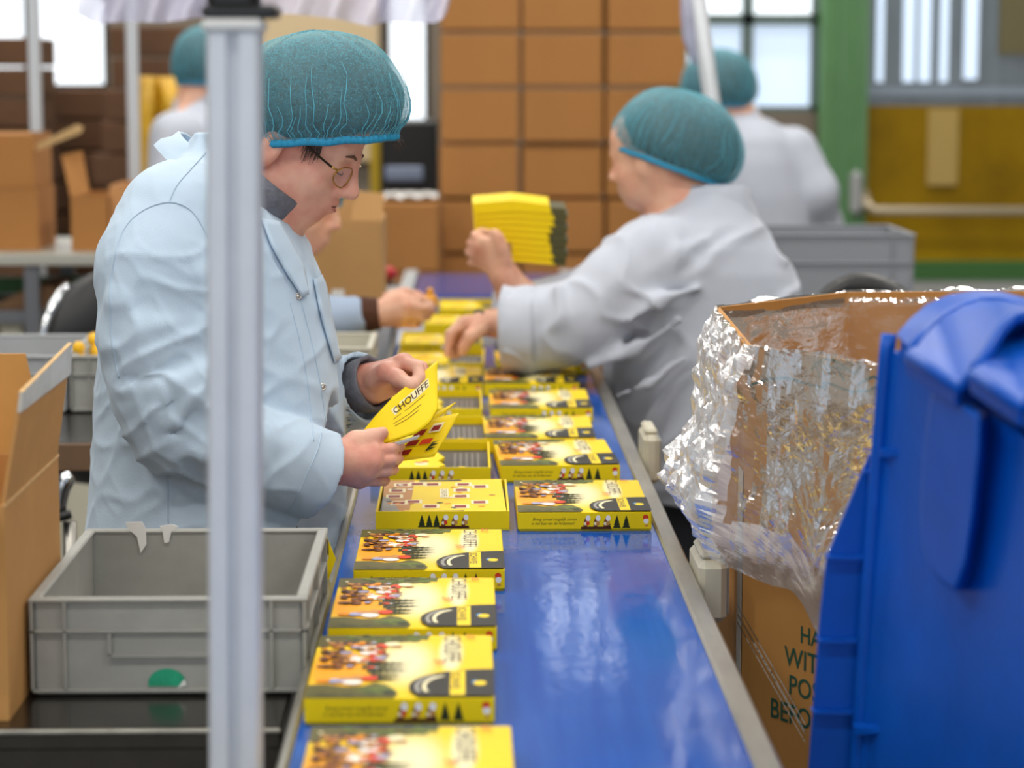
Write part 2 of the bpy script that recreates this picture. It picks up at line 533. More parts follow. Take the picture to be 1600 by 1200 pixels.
# ------------------------------------------------------------------ yellow game boxes
BW, BD, BH = .188, .268, .027
def cover_material():
    """yellow lid print: pale glow fading into yellow (flat print, in the lid's own coordinates)"""
    m = bpy.data.materials.new('lid_print_ground')
    m.use_nodes = True
    nt = m.node_tree
    b = nt.nodes['Principled BSDF']
    b.inputs['Roughness'].default_value = .5
    b.inputs['Specular IOR Level'].default_value = .22
    tc = nt.nodes.new('ShaderNodeTexCoord')
    prev = None
    def blob(cx, cy, sx, sy, lo, hi):
        mp = nt.nodes.new('ShaderNodeMapping'); mp.vector_type = 'POINT'
        mp.inputs['Location'].default_value = (-cx / sx, -cy / sy, 0)
        mp.inputs['Scale'].default_value = (1 / sx, 1 / sy, 0)
        nt.links.new(tc.outputs['Object'], mp.inputs[0])
        ln = nt.nodes.new('ShaderNodeVectorMath'); ln.operation = 'LENGTH'
        nt.links.new(mp.outputs[0], ln.inputs[0])
        r = nt.nodes.new('ShaderNodeMapRange'); r.interpolation_type = 'SMOOTHSTEP'
        r.inputs[1].default_value = lo; r.inputs[2].default_value = hi
        r.inputs[3].default_value = 1; r.inputs[4].default_value = 0
        nt.links.new(ln.outputs['Value'], r.inputs[0])
        return r.outputs[0]
    def mixc(fac, c1, c2):
        mx = nt.nodes.new('ShaderNodeMix'); mx.data_type = 'RGBA'
        nt.links.new(fac, mx.inputs[0])
        if hasattr(c1, 'is_linked') or not isinstance(c1, tuple): nt.links.new(c1, mx.inputs[6])
        else: mx.inputs[6].default_value = c1
        mx.inputs[7].default_value = c2
        return mx.outputs[2]
    x = mixc(blob(.15 * BW, .45 * BD, .30 * BW, .42 * BD, .35, 1.0), lin('#efcb00'), lin('#ec9f00'))
    x = mixc(blob(.51 * BW, .55 * BD, .23 * BW, .50 * BD, .25, 1.0), x, lin('#eee3b4'))
    x = mixc(blob(.765 * BW, .70 * BD, .075 * BW, .34 * BD, .5, 1.15), x, lin('#f7efc0'))
    nt.links.new(x, b.inputs['Base Color'])
    return m
M_cover = cover_material()
def pm(name, c, rough=.5):
    return mat('print_' + name, c, rough, spec=.2)
PR = [pm('black', '#23211c'), pm('olive', '#5a5424'), pm('leaf_green', '#62702a'), pm('fir_green', '#2c3316'), pm('brown', '#7a4420'), pm('dark_brown', '#4a2614'),
      pm('red', '#d8401c'), pm('white', '#f2ece2'), pm('lavender', '#a9a2bd'), pm('yellow', '#f2cf10'), pm('orange', '#e89018'), pm('grey', '#9a978f'), pm('blue', '#3f86b8'), pm('tan', '#c58a48'), pm('maroon', '#8e2318'), pm('cream', '#efe4b8')]
PI = {n: i for i, n in enumerate(['black', 'olive', 'leaf_green', 'fir_green', 'brown', 'dark_brown', 'red', 'white', 'lavender', 'yellow', 'orange', 'grey', 'blue', 'tan', 'maroon', 'cream'])}
class Print:
    """flat printed shapes stacked a few hundredths of a millimetre apart on a panel"""
    def __init__(s, w, h):
        s.mb = MB(); s.w = w; s.h = h; s.k = 0
    def poly(s, pts, c):
        s.k += 1
        z = .00006 + s.k * .000012
        s.mb.add([(u * s.w, v * s.h, z) for u, v in pts], [tuple(range(len(pts)))], PI[c])
    def ell(s, u, v, ru, rv, c, rot=0, n=16):
        pts = ellipse(0, 0, ru * s.w, rv * s.h, n, rot=rot)
        s.poly([(u + x / s.w, v + y / s.h) for x, y in pts], c)
    def text(s, body, u, v, size, c, rot=0.0, sx=1.0, bold=0.0, shear=0.0, space=1.0):
        s.k += 1
        z = .00006 + s.k * .000012
        vs, fs = text_mesh(body, size, bold, shear, space)
        ca, sa = math.cos(rot), math.sin(rot)
        s.mb.add([(u * s.w + (x * sx) * ca - y * sa, v * s.h + (x * sx) * sa + y * ca, z) for x, y, _ in vs], fs, PI[c])
    def mesh(s, xf):
        m2 = MB()
        m2.v = [tuple(xf @ Vector(p)) for p in s.mb.v]; m2.f = s.mb.f; m2.m = s.mb.m
        return m2
rnd = random.Random(3)
def lid_print():
    p = Print(BW, BD)
    p.poly([(0, 1), (0, .80), (.06, .81), (.14, .84), (.24, .87), (.34, .83), (.42, .88), (.50, .92), (.62, .975), (.66, 1)], 'olive')
    for i in range(60):                                  # foliage along the far edge
        u = .16 + .46 * rnd.random(); v = .99 - (.17 * rnd.random()) * (1.1 - u)
        p.ell(u, v, .025, .014, rnd.choice(['leaf_green', 'fir_green', 'leaf_green', 'olive']), rnd.random() * 3)
    p.poly([(0, 0), (.47, 0), (.49, .05), (.47, .12), (.42, .19), (.36, .22), (.30, .17), (.2, .16), (.1, .2), (0, .19)], 'olive')
    p.poly([(.26, .12), (.40, .17), (.47, .12), (.47, .06), (.36, .05), (.28, .08)], 'leaf_green')
    for i in range(22):
        u = .05 + .42 * rnd.random(); v = .02 + .1 * rnd.random()
        p.ell(u, v, .035, .010, rnd.choice(['fir_green', 'leaf_green', 'olive', 'olive']), .1)
    p.ell(.44, .07, .03, .035, 'fir_green')
    # firs, tips to the right
    for (u0, v0, ln) in ((.30, .52, .22), (.28, .46, .24), (.31, .40, .22), (.33, .33, .17), (.34, .27, .15)):
        pts = []
        n = 7
        up = []; dn = []
        for k in range(n):
            t = k / (n - 1)
            hw = .042 * (1 - t) + .002
            up += [(u0 + ln * t, v0 + hw), (u0 + ln * (t + .06), v0 + hw * .45)]
            dn += [(u0 + ln * t, v0 - hw), (u0 + ln * (t + .06), v0 - hw * .45)]
        p.poly(up + dn[::-1], 'fir_green')
    # loose warm patches of paint standing for the crowd of the picture
    for (u, v, ru, rv, c, r) in ((.12, .84, .05, .035, 'brown', 0), (.19, .85, .045, .04, 'dark_brown', .4), (.13, .80, .03, .02, 'tan', 0), (.06, .70, .03, .03, 'dark_brown', 0), (.14, .70, .07, .028, 'dark_brown', .2),
                                 (.17, .69, .04, .018, 'lavender', 0), (.24, .80, .05, .05, 'orange', 0), (.10, .62, .06, .03, 'brown', -.3), (.19, .55, .05, .04, 'brown', .3), (.22, .60, .04, .02, 'tan', 0),
                                 (.07, .47, .045, .022, 'brown', 0), (.14, .46, .035, .03, 'brown', 0), (.30, .76, .05, .06, 'white', .3), (.37, .79, .035, .045, 'red', 0), (.36, .70, .04, .03, 'red', 0), (.30, .68, .05, .03, 'white', -.2),
                                 (.33, .60, .04, .04, 'red', 0), (.26, .57, .055, .045, 'white', .5), (.27, .545, .03, .02, 'cream', 0), (.43, .83, .045, .035, 'cream', .2), (.46, .79, .03, .012, 'tan', 0),
                                 (.14, .24, .035, .03, 'blue', 0), (.17, .25, .06, .035, 'lavender', .1), (.24, .22, .055, .035, 'white', -.1), (.20, .28, .05, .025, 'tan', 0), (.27, .29, .045, .035, 'tan', 0), (.33, .28, .045, .04, 'red', 0), (.08, .25, .04, .025, 'orange', 0),
                                 (.055, .90, .012, .012, 'cream', 0)):
        p.ell(u, v, ru, rv, c, r)
    for i in range(70):
        u = .04 + .36 * rnd.random(); v = .43 + .45 * rnd.random()
        p.ell(u, v, .010 + .018 * rnd.random(), .010 + .014 * rnd.random(), rnd.choice(['brown', 'dark_brown', 'tan', 'red', 'white', 'orange', 'brown', 'lavender'] if u > .2 else ['brown', 'dark_brown', 'tan', 'orange', 'dark_brown']), rnd.random() * 3, 10)
    # dark rounded label with arcs, yellow strip and small patch
    pts = []
    for k in range(18):
        t = k / 17
        pts.append((1.0 - .455 * math.sin(t * math.pi / 2) ** .9 if k else 1.0, .14 + .26 * math.cos(t * math.pi / 2)))
    pts += [(.555, .07), (.60, .0), (1.0, .0)]
    p.poly(pts, 'black')
    for (ua, ub, g) in ((.575, .70, 'grey'), (.615, .72, 'cream')):
        out = []; inn = []
        for k in range(12):
            t = -0.5 + 1.75 * k / 11
            cx = ua + (1 - math.cos(t)) * .15
            out.append((cx, .14 + .165 * math.sin(t) * 1.05)); inn.append((cx + .022, .14 + .155 * math.sin(t) * 1.02))
        p.poly(out + inn[::-1], g)
    p.poly([(.765, .01), (.845, .01), (.845, .375), (.765, .375)], 'yellow')
    p.text('SCHWEI', .772, .355, .0125, 'black', -math.pi / 2, 1.5, bold=.0002)
    p.ell(.90, .20, .02, .03, 'blue'); p.ell(.925, .185, .035, .035, 'yellow')
    p.text('CHOUFFE', .725, .955, .0265, 'dark_brown', -math.pi / 2, .98, bold=-.0002)
    p.text('LES', .855, .975, .0125, 'red', -math.pi / 2, 1.0, shear=.2)
    p.text('DES', .665, .56, .0125, 'red', -math.pi / 2 + .25, 1.0, shear=.2)
    return p
def side_print(flip=False):
    p = Print(BW, BH)
    t0 = .46
    if not flip:
        p.text('Breng zoveel mogelijk samen', .11, .56, .0062, 'black', 0, .85, shear=.3)
        p.text('in het bos van de Ardennen!', .10, .34, .0062, 'black', 0, .85, shear=.3)
        base, firs = (.47, .70), (.67, .74, .81)
    else:
        base, firs = (.47, .70), (.345, .40, .455)
    for f in firs:
        for (a, b, w) in ((.16, .50, .032), (.32, .66, .025), (.48, .85, .017)):
            p.poly([(f - w, a), (f + w, a), (f, b)], 'fir_green')
    p.poly([(base[0], .10), (base[1], .10), (base[1] - .005, .24), (base[0] + .005, .24)], 'dark_brown')
    for k in range(3):
        u = base[0] + .035 + k * .075
        p.poly([(u - .015, .24), (u + .014, .24), (u + .012, .5), (u, .72), (u - .012, .5)], 'brown')
        p.ell(u, .40, .013, .09, 'cream'); p.ell(u + .02, .68, .018, .16, 'white'); p.ell(u + .018, .42, .014, .12, 'red' if k == 0 else 'tan')
    return p
def end_mark():
    p = Print(BW, BH)
    p.ell(.955, .72, .022, .14, 'red'); p.ell(.958, .52, .02, .14, 'white'); p.ell(.962, .28, .012, .06, 'tan')
    return p
LID = lid_print()
def make_closed():
    root = thing('game_box', (0, 0, 0), 'x', 'box', 'closed yellow game boxes on the blue belt')
    # lid with slightly rounded edges and a tray showing as a thin joint below it
    lid = MB(); lid.box((BW / 2, BD / 2, BH / 2 + .001), (BW, BD, BH - .002), bev=.0012)
    lo = lid.build('lid', M_yellow, root, org=(0, 0, 0))
    g = MB(); g.add([(.0012, .0012, BH + .00004), (BW - .0012, .0012, BH + .00004), (BW - .0012, BD - .0012, BH + .00004), (.0012, BD - .0012, BH + .00004)], [(0, 1, 2, 3)])
    g.build('cover_sheet', M_cover, lo, org=(0, 0, 0))
    LID.mesh(Matrix.Translation((0, 0, BH + .00004))).build('cover_print', PR, lo, org=(0, 0, 0))
    XF = Matrix(((1, 0, 0, 0), (0, 0, -1, 0), (0, 1, 0, 0), (0, 0, 0, 1)))
    sp = side_print().mesh(XF); sp2 = end_mark().mesh(XF); sp.add(sp2.v, sp2.f); sp.m[-len(sp2.m):] = sp2.m
    sp.build('side_print', PR, lo, org=(0, 0, 0))
    tr = MB(); tr.box((BW / 2, BD / 2, .0045), (BW - .004, BD - .004, .0088)); tr.build('tray', M_yellow_in, root, org=(0, 0, 0))
    return root
def card_print():
    p = Print(BW - .012, BD - .02)
    p.poly([(0, 0), (.22, 0), (.26, 1), (0, 1)], 'tan'); p.poly([(0, 0), (.16, 0), (.05, .45), (0, .5)], 'grey')
    p.poly([(.30, .0), (.66, .0), (.66, .05), (.30, .05)], 'black'); p.poly([(.30, .95), (.66, .95), (.66, 1), (.30, 1)], 'black')
    for (u, v) in ((.14, .86), (.10, .68), (.08, .50), (.12, .30), (.27, .88), (.24, .33), (.40, .86), (.38, .18), (.66, .84), (.64, .66), (.63, .47), (.62, .16), (.80, .76), (.78, .28)):
        p.poly([(u - .055, v - .055), (u + .085, v - .055), (u + .085, v + .055), (u - .055, v + .055)], 'cream')
        p.poly([(u - .035, v - .04), (u + .06, v - .04), (u + .06, v + .035), (u - .035, v + .035)], 'maroon')
    for i in range(18):
        p.ell(.05 + .9 * rnd.random(), .1 + .8 * rnd.random(), .02, .02, rnd.choice(['fir_green', 'orange', 'white', 'tan']), rnd.random() * 3)
    p.poly([(.47, .42), (.545, .42), (.545, .70), (.47, .70)], 'cream')
    p.text('CHOUFFE', .485, .69, .012, 'dark_brown', -math.pi / 2, 1.1)
    return p
def tray_shell(root):
    t = .003
    mb = MB()
    mb.box((BW / 2, BD / 2, t / 2), (BW, BD, t))
    o = mb.build('tray_floor', M_yellow_in, root, org=(0, 0, 0))
    for (c, s) in (((BW / 2, t / 2, BH / 2 + t / 2), (BW, t, BH - t)), ((BW / 2, BD - t / 2, BH / 2 + t / 2), (BW, t, BH - t)), ((t / 2, BD / 2, BH / 2 + t / 2), (t, BD - 2 * t, BH - t)), ((BW - t / 2, BD / 2, BH / 2 + t / 2), (t, BD - 2 * t, BH - t))):
        MB().box(c, s).build('tray_wall', M_yellow, root, org=(0, 0, 0))
    XF = Matrix(((1, 0, 0, 0), (0, 0, -1, 0), (0, 1, 0, 0), (0, 0, 0, 1)))
    side_print(True).mesh(XF).build('side_print', PR, root, org=(0, 0, 0))
def make_open_card():
    root = thing('game_tray', (0, 0, 0), 'x', 'box', 'open yellow game trays on the blue belt')
    tray_shell(root)
    MB().box((BW / 2, BD / 2, .010), (BW - .008, BD - .008, .012)).build('insert', M_black, root, org=(0, 0, 0))
    rot = Euler((R(1.0), R(-.6), R(1.0))).to_matrix()
    c = Vector((BW / 2, BD / 2 + .002, .0245))
    w, d = BW - .012, BD - .02
    cb = MB().box(c, (w, d, .0022), rot=rot).build('card_sheet', M_yellow, root, org=(0, 0, 0))
    xf = Matrix.Translation(c) @ rot.to_4x4() @ Matrix.Translation((-w / 2, -d / 2, .0011))
    card_print().mesh(xf).build('card_print', PR, cb, org=(0, 0, 0))
    for u in (.24, .73):
        MB().box((BW * u, .006, BH - .004), (.010, .008, .008)).build('tab', M_yellow, root, org=(0, 0, 0))
    return root
def make_open_dark():
    root = thing('game_tray', (0, 0, 0), 'x', 'box', 'open yellow game trays on the blue belt')
    tray_shell(root)
    ins = MB()
    ins.box((BW / 2, BD / 2, .008), (BW - .008, BD - .008, .010))
    ins.build('insert', mat('tray_insert', '#3a332e', .5, var=.3, scale=30), root, org=(0, 0, 0))
    cb = MB()
    outl = [(.0, .10), (.60, .06), (.57, .14), (.63, .2), (.56, .36), (.62, .5), (.55, .7), (.5, .92), (.0, .92)]
    cb.slab([(.006 + u * (BW - .012), .005 + v * (BD - .01), .016) for u, v in outl], (0, 0, .006))
    c = cb.build('card_deck', M_yellow, root, org=(0, 0, 0))
    p = Print(BW, BD)
    for (u, v, ru, rv, cc) in ((.42, .25, .06, .05, 'cream'), (.40, .30, .04, .03, 'tan'), (.45, .34, .03, .03, 'red'), (.3, .6, .08, .05, 'orange'), (.2, .4, .06, .05, 'tan'), (.46, .72, .05, .04, 'white')):
        p.ell(u, v, ru, rv, cc)
    p.mesh(Matrix.Translation((0, 0, .022))).build('card_print', PR, c, org=(0, 0, 0))
    lt = MB()
    for k in range(5):
        lt.box((BW * (.70 + .05 * k), BD * .5, .0135), (.004, BD * .7, .0012))
    lt.build('insert_rib', mat('insert_rib_grey', '#6b645e', .4), root, org=(0, 0, 0))
    for u in (.30, .76):
        MB().box((BW * u, .006, BH - .004), (.010, .008, .008)).build('tab', M_yellow, root, org=(0, 0, 0))
    return root
kinds = {}
def place(kind, px, py, label, rz=0.0, right=False, dz=0.0):
    """px, py: image position of the far top-left (or far top-right) corner of the box"""
    q = atz(px, py, ZB + BH)
    if right: q = q - np.array([BW, 0, 0])
    if kind not in kinds:
        kinds[kind] = {'c': make_closed, 'o': make_open_card, 'd': make_open_dark}[kind]()
        o = kinds[kind]
    else:
        o = copy_tree(kinds[kind])
    o.location = (q[0] + math.sin(rz) * BD, q[1] - BD * math.cos(rz), ZB + .0004 + dz)
    o.rotation_euler = (0, 0, rz)
    o['label'] = label
    return o
place('c', 487, 1136, 'closed yellow game box nearest the camera, cut off by the bottom of the frame')
place('c', 500, 994, 'closed yellow game box second from the bottom of the frame, whole front edge showing')
place('c', 531, 904, 'closed yellow game box third from the bottom of the frame, beside the grey crate')
place('c', 566, 828, 'closed yellow game box right behind the third, just in front of the open tray')
place('o', 597, 750, 'open yellow game tray with a red and cream printed card sheet on top')
place('c', 803, 751, 'closed yellow game box nearest in the right-hand row, reflected in the empty belt')
place('c', 770, 688, 'closed yellow game box second in the right-hand row, turned slightly askew', rz=R(2))
place('c', 757, 650, 'closed yellow game box third in the right-hand row', rz=R(-.5))
place('c', 764, 609, 'closed yellow game box fourth in the right-hand row')
place('c', 758, 574, 'closed yellow game box under the white sleeve of the worker across the belt', rz=R(-1))
place('d', 764, 690, 'open yellow game tray under the held booklets, dark insert showing at right', right=True)
place('d', 757, 651, 'open yellow game tray second behind the held booklets', right=True, rz=R(.6))
place('d', 752, 609, 'open yellow game tray third behind the held booklets', right=True)
place('c', 752, 574, 'closed yellow game box behind the pinching hand in the left-hand row', right=True)
place('d', 757, 545, 'open yellow game tray below the reaching fingers of the worker across the belt', right=True, rz=R(-1))
place('d', 752, 517, 'open yellow game tray with slate blue insert below the far left hand', right=True)
place('c', 772, 545, 'closed yellow game box hidden mostly behind the white cuff in the right-hand row', rz=R(1.5))
place('d', 776, 489, 'farthest open yellow tray at the end of the belt', right=True, rz=R(1))
place('d', 795, 467, 'dark filled yellow tray right at the far roller of the belt', right=True)

# yellow leaflet standing between the grey crate and the rail
q = np.array([-.19, 3.0, .86])
lf = MB()
lf.slab([at(509, 835, 3.0), at(525, 874, 3.0), at(514, 905, 3.0), at(507, 925, 3.0)], (0, .002, 0))
lo = lf.build('leaflet', M_yellow, None, org=tuple(at(507, 925, 3.0)))
tag(lo, 'yellow printed leaflet jammed between the grey crate and the conveyor rail', 'leaflet')
MB().slab([at(511.5, 843, 2.999), at(513, 843, 2.999), at(513.5, 866, 2.999), at(511.5, 866, 2.999)], (0, .0005, 0)).build('print_lines', PR[0], lo)

# ------------------------------------------------------------------ left packing table
ZT = .832
tb = thing('packing_table', (-.62, 2.9, 0), 'dark stainless packing table under the grey crate beside the conveyor', 'table')
yf = atz(200, 1138, ZT)[1]
tx0, tx1 = -1.5, -.19
MB().box(((tx0 + tx1) / 2, (yf + 3.12) / 2, ZT - .012), (tx1 - tx0, 3.12 - yf, .024), bev=.003).build('table_top', M_steel_dark, tb)
MB().box(((tx0 + tx1) / 2, yf + .012, ZT - .05), (tx1 - tx0, .02, .075)).build('front_apron', M_steel_dark, tb)
MB().box(((tx0 + tx1) / 2, yf - .0015, ZT - .003), (tx1 - tx0, .006, .006), bev=.002).build('edge_strip', M_rail, tb)
for x in (tx0 + .05, tx1 - .05):
    for y in (yf + .05, 3.06):
        MB().box((x, y, (ZT - .09) / 2), (.04, .04, ZT - .09), bev=.003).build('leg', M_alu, tb)
MB().box(((tx0 + tx1) / 2, yf + .3, .45), (tx1 - tx0 - .05, .5, .02)).build('lower_shelf', M_grey_light, tb)

# ------------------------------------------------------------------ grey stacking crates
def crate(name, loc, w, d, h, label, group, detail=True, M=None, ribs=(.13, .87)):
    M = M or M_grey
    t = thing(name, loc, label, 'crate', group)
    x, y, z = loc
    th = .004
    b = MB(); b.box((x, y, z + .008), (w - .02, d - .02, .008)); b.build('crate_floor', M, t)
    for (c, s) in (((x, y - d / 2 + .008, z + h / 2), (w - .016, th, h - .004)), ((x, y + d / 2 - .008, z + h / 2), (w - .016, th, h - .004)), ((x - w / 2 + .008, y, z + h / 2), (th, d - .016, h - .004)), ((x + w / 2 - .008, y, z + h / 2), (th, d - .016, h - .004))):
        MB().box(c, s).build('crate_wall', M, t)
    rim = MB(); rw = .013
    for (c, s) in (((x, y - d / 2 + rw / 2, z + h - .0025), (w, rw, .005)), ((x, y + d / 2 - rw / 2, z + h - .0025), (w, rw, .005)), ((x - w / 2 + rw / 2, y, z + h - .0025), (rw, d - 2 * rw, .005)), ((x + w / 2 - rw / 2, y, z + h - .0025), (rw, d - 2 * rw, .005))):
        rim.box(c, s, bev=.0018)
    rim.build('rim', M, t)
    zb = z + h * .665
    band = MB()
    band.box((x, y - d / 2 + .004, zb), (w, .008, .004), bev=.001); band.box((x, y + d / 2 - .004, zb), (w, .008, .004), bev=.001)
    band.box((x - w / 2 + .004, y, zb), (.008, d, .004), bev=.001); band.box((x + w / 2 - .004, y, zb), (.008, d, .004), bev=.001)
    band.build('band', M, t)
    foot = MB(); foot.box((x, y - d / 2 + .005, z + .006), (w - .006, .008, .004), bev=.001); foot.box((x, y + d / 2 - .005, z + .006), (w - .006, .008, .004), bev=.001)
    foot.box((x - w / 2 + .006, y, z + .006), (.008, d - .006, .004), bev=.001); foot.box((x + w / 2 - .006, y, z + .006), (.008, d - .006, .004), bev=.001)
    foot.build('foot_band', M, t)
    for u in ribs + (.012, .988):
        xx = x - w / 2 + w * u
        for yy in (y - d / 2 + .004, y + d / 2 - .004):
            MB().box((xx, yy, z + h / 2 + .002), (.0035, .008, h - .012)).build('rib', M, t)
    for v in (.1, .5, .9):
        yy = y - d / 2 + d * v
        for xx in (x - w / 2 + .004, x + w / 2 - .004):
            MB().box((xx, yy, z + h / 2 + .002), (.008, .0035, h - .012)).build('rib', M, t)
    if detail:
        hx0, hx1 = x - w * .21, x + w * .21
        z1, z0 = zb - .002, z + h * .42
        fr = MB()
        fr.box((hx0, y - d / 2 + .004, (z0 + z1) / 2), (.0035, .009, z1 - z0)); fr.box((hx1, y - d / 2 + .004, (z0 + z1) / 2), (.0035, .009, z1 - z0))
        fr.box(((hx0 + hx1) / 2, y - d / 2 + .004, z0), (hx1 - hx0 + .0035, .009, .0035))
        fr.build('handle_frame', M, t)
        MB().box(((hx0 + hx1) / 2, y - d / 2 + .0052, (z0 + z1) / 2), (hx1 - hx0, .001, z1 - z0)).build('handle_panel', mat('handle_panel_grey', '#94938c', .5, var=.06), t)
    return t
cl = atz(47, 936, ZT + .108); cr = atz(484, 936, ZT + .108)
cback = atz(300, 825, ZT + .108)
cw = cr[0] - cl[0]
cdp = cback[1] - cl[1]
ccx, ccy = (cl[0] + cr[0]) / 2 - .003, cl[1] + cdp / 2
ct = crate('stacking_crate', (ccx, ccy, ZT), cw, cdp, .108, 'empty grey plastic crate with round green sticker on the packing table', 'grey stacking crates', True)
# green round sticker with a torn lower edge
q = at(261, 1062, ccy - cdp / 2 + .0055)
yv = ccy - cdp / 2 + .0045
pts = [(q[0] + .0205 * math.cos(a), yv, q[2] - .004 + .0165 * math.sin(a)) for a in [math.pi * (k / 14) * 1.12 - .19 for k in range(15)]]
MB().slab(pts, (0, .0006, 0)).build('round_sticker', M_teal, ct)
MB().slab([(q[0] + .011, yv - .0004, q[2] - .009), (q[0] + .021, yv - .0004, q[2] - .006), (q[0] + .019, yv - .0004, q[2] + .001)], (0, .0004, 0)).build('sticker_peel', M_paper, ct)
# torn white tape scraps over the far rim
for pl in (((196, 816), (222, 815), (228, 826), (229, 850), (220, 864), (214, 838), (200, 826)), ((250, 822), (268, 819), (279, 822), (268, 830), (264, 847), (257, 848), (254, 830))):
    yb = ccy + cdp / 2 - .0135
    MB().slab([at(a, b, yb) for a, b in pl], (0, -.0012, 0)).build('tape_scrap', M_paper, ct)

# ------------------------------------------------------------------ open carton at the left edge
zc = ZT
nb = atz(15, 1126, zc)
cx1 = nb[0]; cy0 = nb[1]
cdep = .335; chh = at(5, 790, cy0)[2] - zc; cwid = .42
lc = thing('open_carton', (cx1 - cwid / 2, cy0 + cdep / 2, zc), 'open brown carton with raised flaps at the left edge of the packing table', 'carton')
th = .004
def cbox(name, c, s, m=M_card, par=lc):
    return MB().box(c, s).build(name, m, par)
cbox('side_panel', (cx1 - th / 2, cy0 + cdep / 2, zc + chh / 2), (th, cdep, chh))
cbox('side_panel', (cx1 - cwid + th / 2, cy0 + cdep / 2, zc + chh / 2), (th, cdep, chh))
cbox('front_panel', (cx1 - cwid / 2, cy0 + th / 2, zc + chh / 2), (cwid - 2 * th, th, chh))
cbox('back_panel', (cx1 - cwid / 2, cy0 + cdep - th / 2, zc + chh / 2), (cwid - 2 * th, th, chh))
cbox('carton_floor', (cx1 - cwid / 2, cy0 + cdep / 2, zc + .004), (cwid - 2 * th, cdep - 2 * th, .004), M_card_in)
zt = zc + chh
# right flap leaning outwards a little
fl = .118
o1 = np.array([.016, .0, fl])
p0, p1 = np.array([cx1 - th, cy0 + .004, zt]), np.array([cx1 - th, cy0 + cdep - .004, zt])
f = MB().slab([p0, p1, p1 + o1 + np.array([.004, -.004, .012]), p0 + o1 + np.array([.003, .014, -.004])], (th, 0, 0)).build('side_flap', M_card, lc)
ta, tb_ = p0 + o1 * .80 + np.array([.0048, .010, 0]), p1 + o1 * .80 + np.array([.0052, -.002, 0])
MB().slab([ta, tb_, p1 + o1 + np.array([.0046, -.004, .0125]), p0 + o1 + np.array([.0036, .014, -.0035])], (th - .0002, 0, 0)).build('flap_tape', M_tape_grey, f)
MB().slab([p0 + o1 + np.array([.003, .014, -.004]), p1 + o1 + np.array([.004, -.004, .012]), p1 + o1 + np.array([.004, -.004, .0135]), p0 + o1 + np.array([.003, .014, -.0025])], (th, 0, 0)).build('flap_edge', M_card_edge, f)
b0, b1 = np.array([cx1 - cwid + .01, cy0 + cdep - th, zt]), np.array([cx1 - .01, cy0 + cdep - th, zt])
MB().slab([b0, b1, b1 + np.array([-.03, .03, .115]), b0 + np.array([0, .03, .115])], (0, th, 0)).build('back_flap', M_card_in, lc)
b0, b1 = np.array([cx1 - cwid + .01, cy0, zt]), np.array([cx1 - .012, cy0, zt])
MB().slab([b0, b1, b1 + np.array([-.01, -.09, -.05]), b0 + np.array([0, -.09, -.05])], (0, th, 0)).build('front_flap', M_card, lc)
b0, b1 = np.array([cx1 - cwid, cy0 + .01, zt]), np.array([cx1 - cwid, cy0 + cdep - .01, zt])
MB().slab([b0, b1, b1 + np.array([-.07, 0, .06]), b0 + np.array([-.07, 0, .06])], (th, 0, 0)).build('side_flap', M_card, lc)
cbox('panel_crease', (cx1 + .0004, cy0 + cdep / 2, zt - .001), (.0012, cdep, .003), M_card_edge)

# ------------------------------------------------------------------ aluminium profile post in the foreground
YP = 2.07
pb0 = at(369, 1200, YP); pt0 = at(366.5, 48, YP)
px_ = (pb0[0] + pt0[0]) / 2
post = thing('profile_post', (px_, YP, 0), 'silver aluminium profile post standing upright in front of the worker', 'post')
w = .0445
outl = []
s1, s2, dp = .17, .10, .20          # slot mouth, inner
h = w / 2
def slotted(w):
    h = w / 2; g = .0052; d = .009
    seq = [(-h, -h), (-g, -h), (-g, -h + d), (g, -h + d), (g, -h), (h, -h), (h, -g), (h - d, -g), (h - d, g), (h, g), (h, h), (g, h), (g, h - d), (-g, h - d), (-g, h), (-h, h), (-h, g), (-h + d, g), (-h + d, -g), (-h, -g)]
    out = []
    for i, p in enumerate(seq):
        if abs(p[0]) == h and abs(p[1]) == h:
            rr = .0045
            sx, sy = math.copysign(1, p[0]), math.copysign(1, p[1])
            cc = (p[0] - sx * rr, p[1] - sy * rr)
            a0 = math.atan2(sy, sx)
            arc = [(cc[0] + rr * math.cos(a0 + t), cc[1] + rr * math.sin(a0 + t)) for t in (-.78, -.4, 0, .4, .78)]
            out += arc
        else:
            out.append(p)
    return out
sec = slotted(w)
lean = (pt0[0] - pb0[0]) / (pt0[2] - pb0[2])
zb0 = 0.0
MB().slab([(px_ + x - lean * (1.2 - zb0), YP + y, zb0) for x, y in sec], (lean * (pt0[2] - zb0), 0, pt0[2] - zb0)).build('profile', M_alu, post)
tx = px_ + lean * (pt0[2] - 1.2)
MB().box((tx, YP, pt0[2] + .004), (.052, .052, .012), bev=.004).build('end_cap', mat('pale_end_cap', '#d9d9d6', .5), post)
MB().box((tx + .006, YP, pt0[2] + .0155), (.064, .05, .011), bev=.003).build('clamp', M_black, post)
MB().box((tx, YP, pt0[2] + .05), (.045, .04, .07), bev=.008).build('knob', M_black, post)
MB().box((px_ - lean * 1.2, YP, .005), (.12, .12, .01), bev=.003).build('foot_plate', M_dark, post)

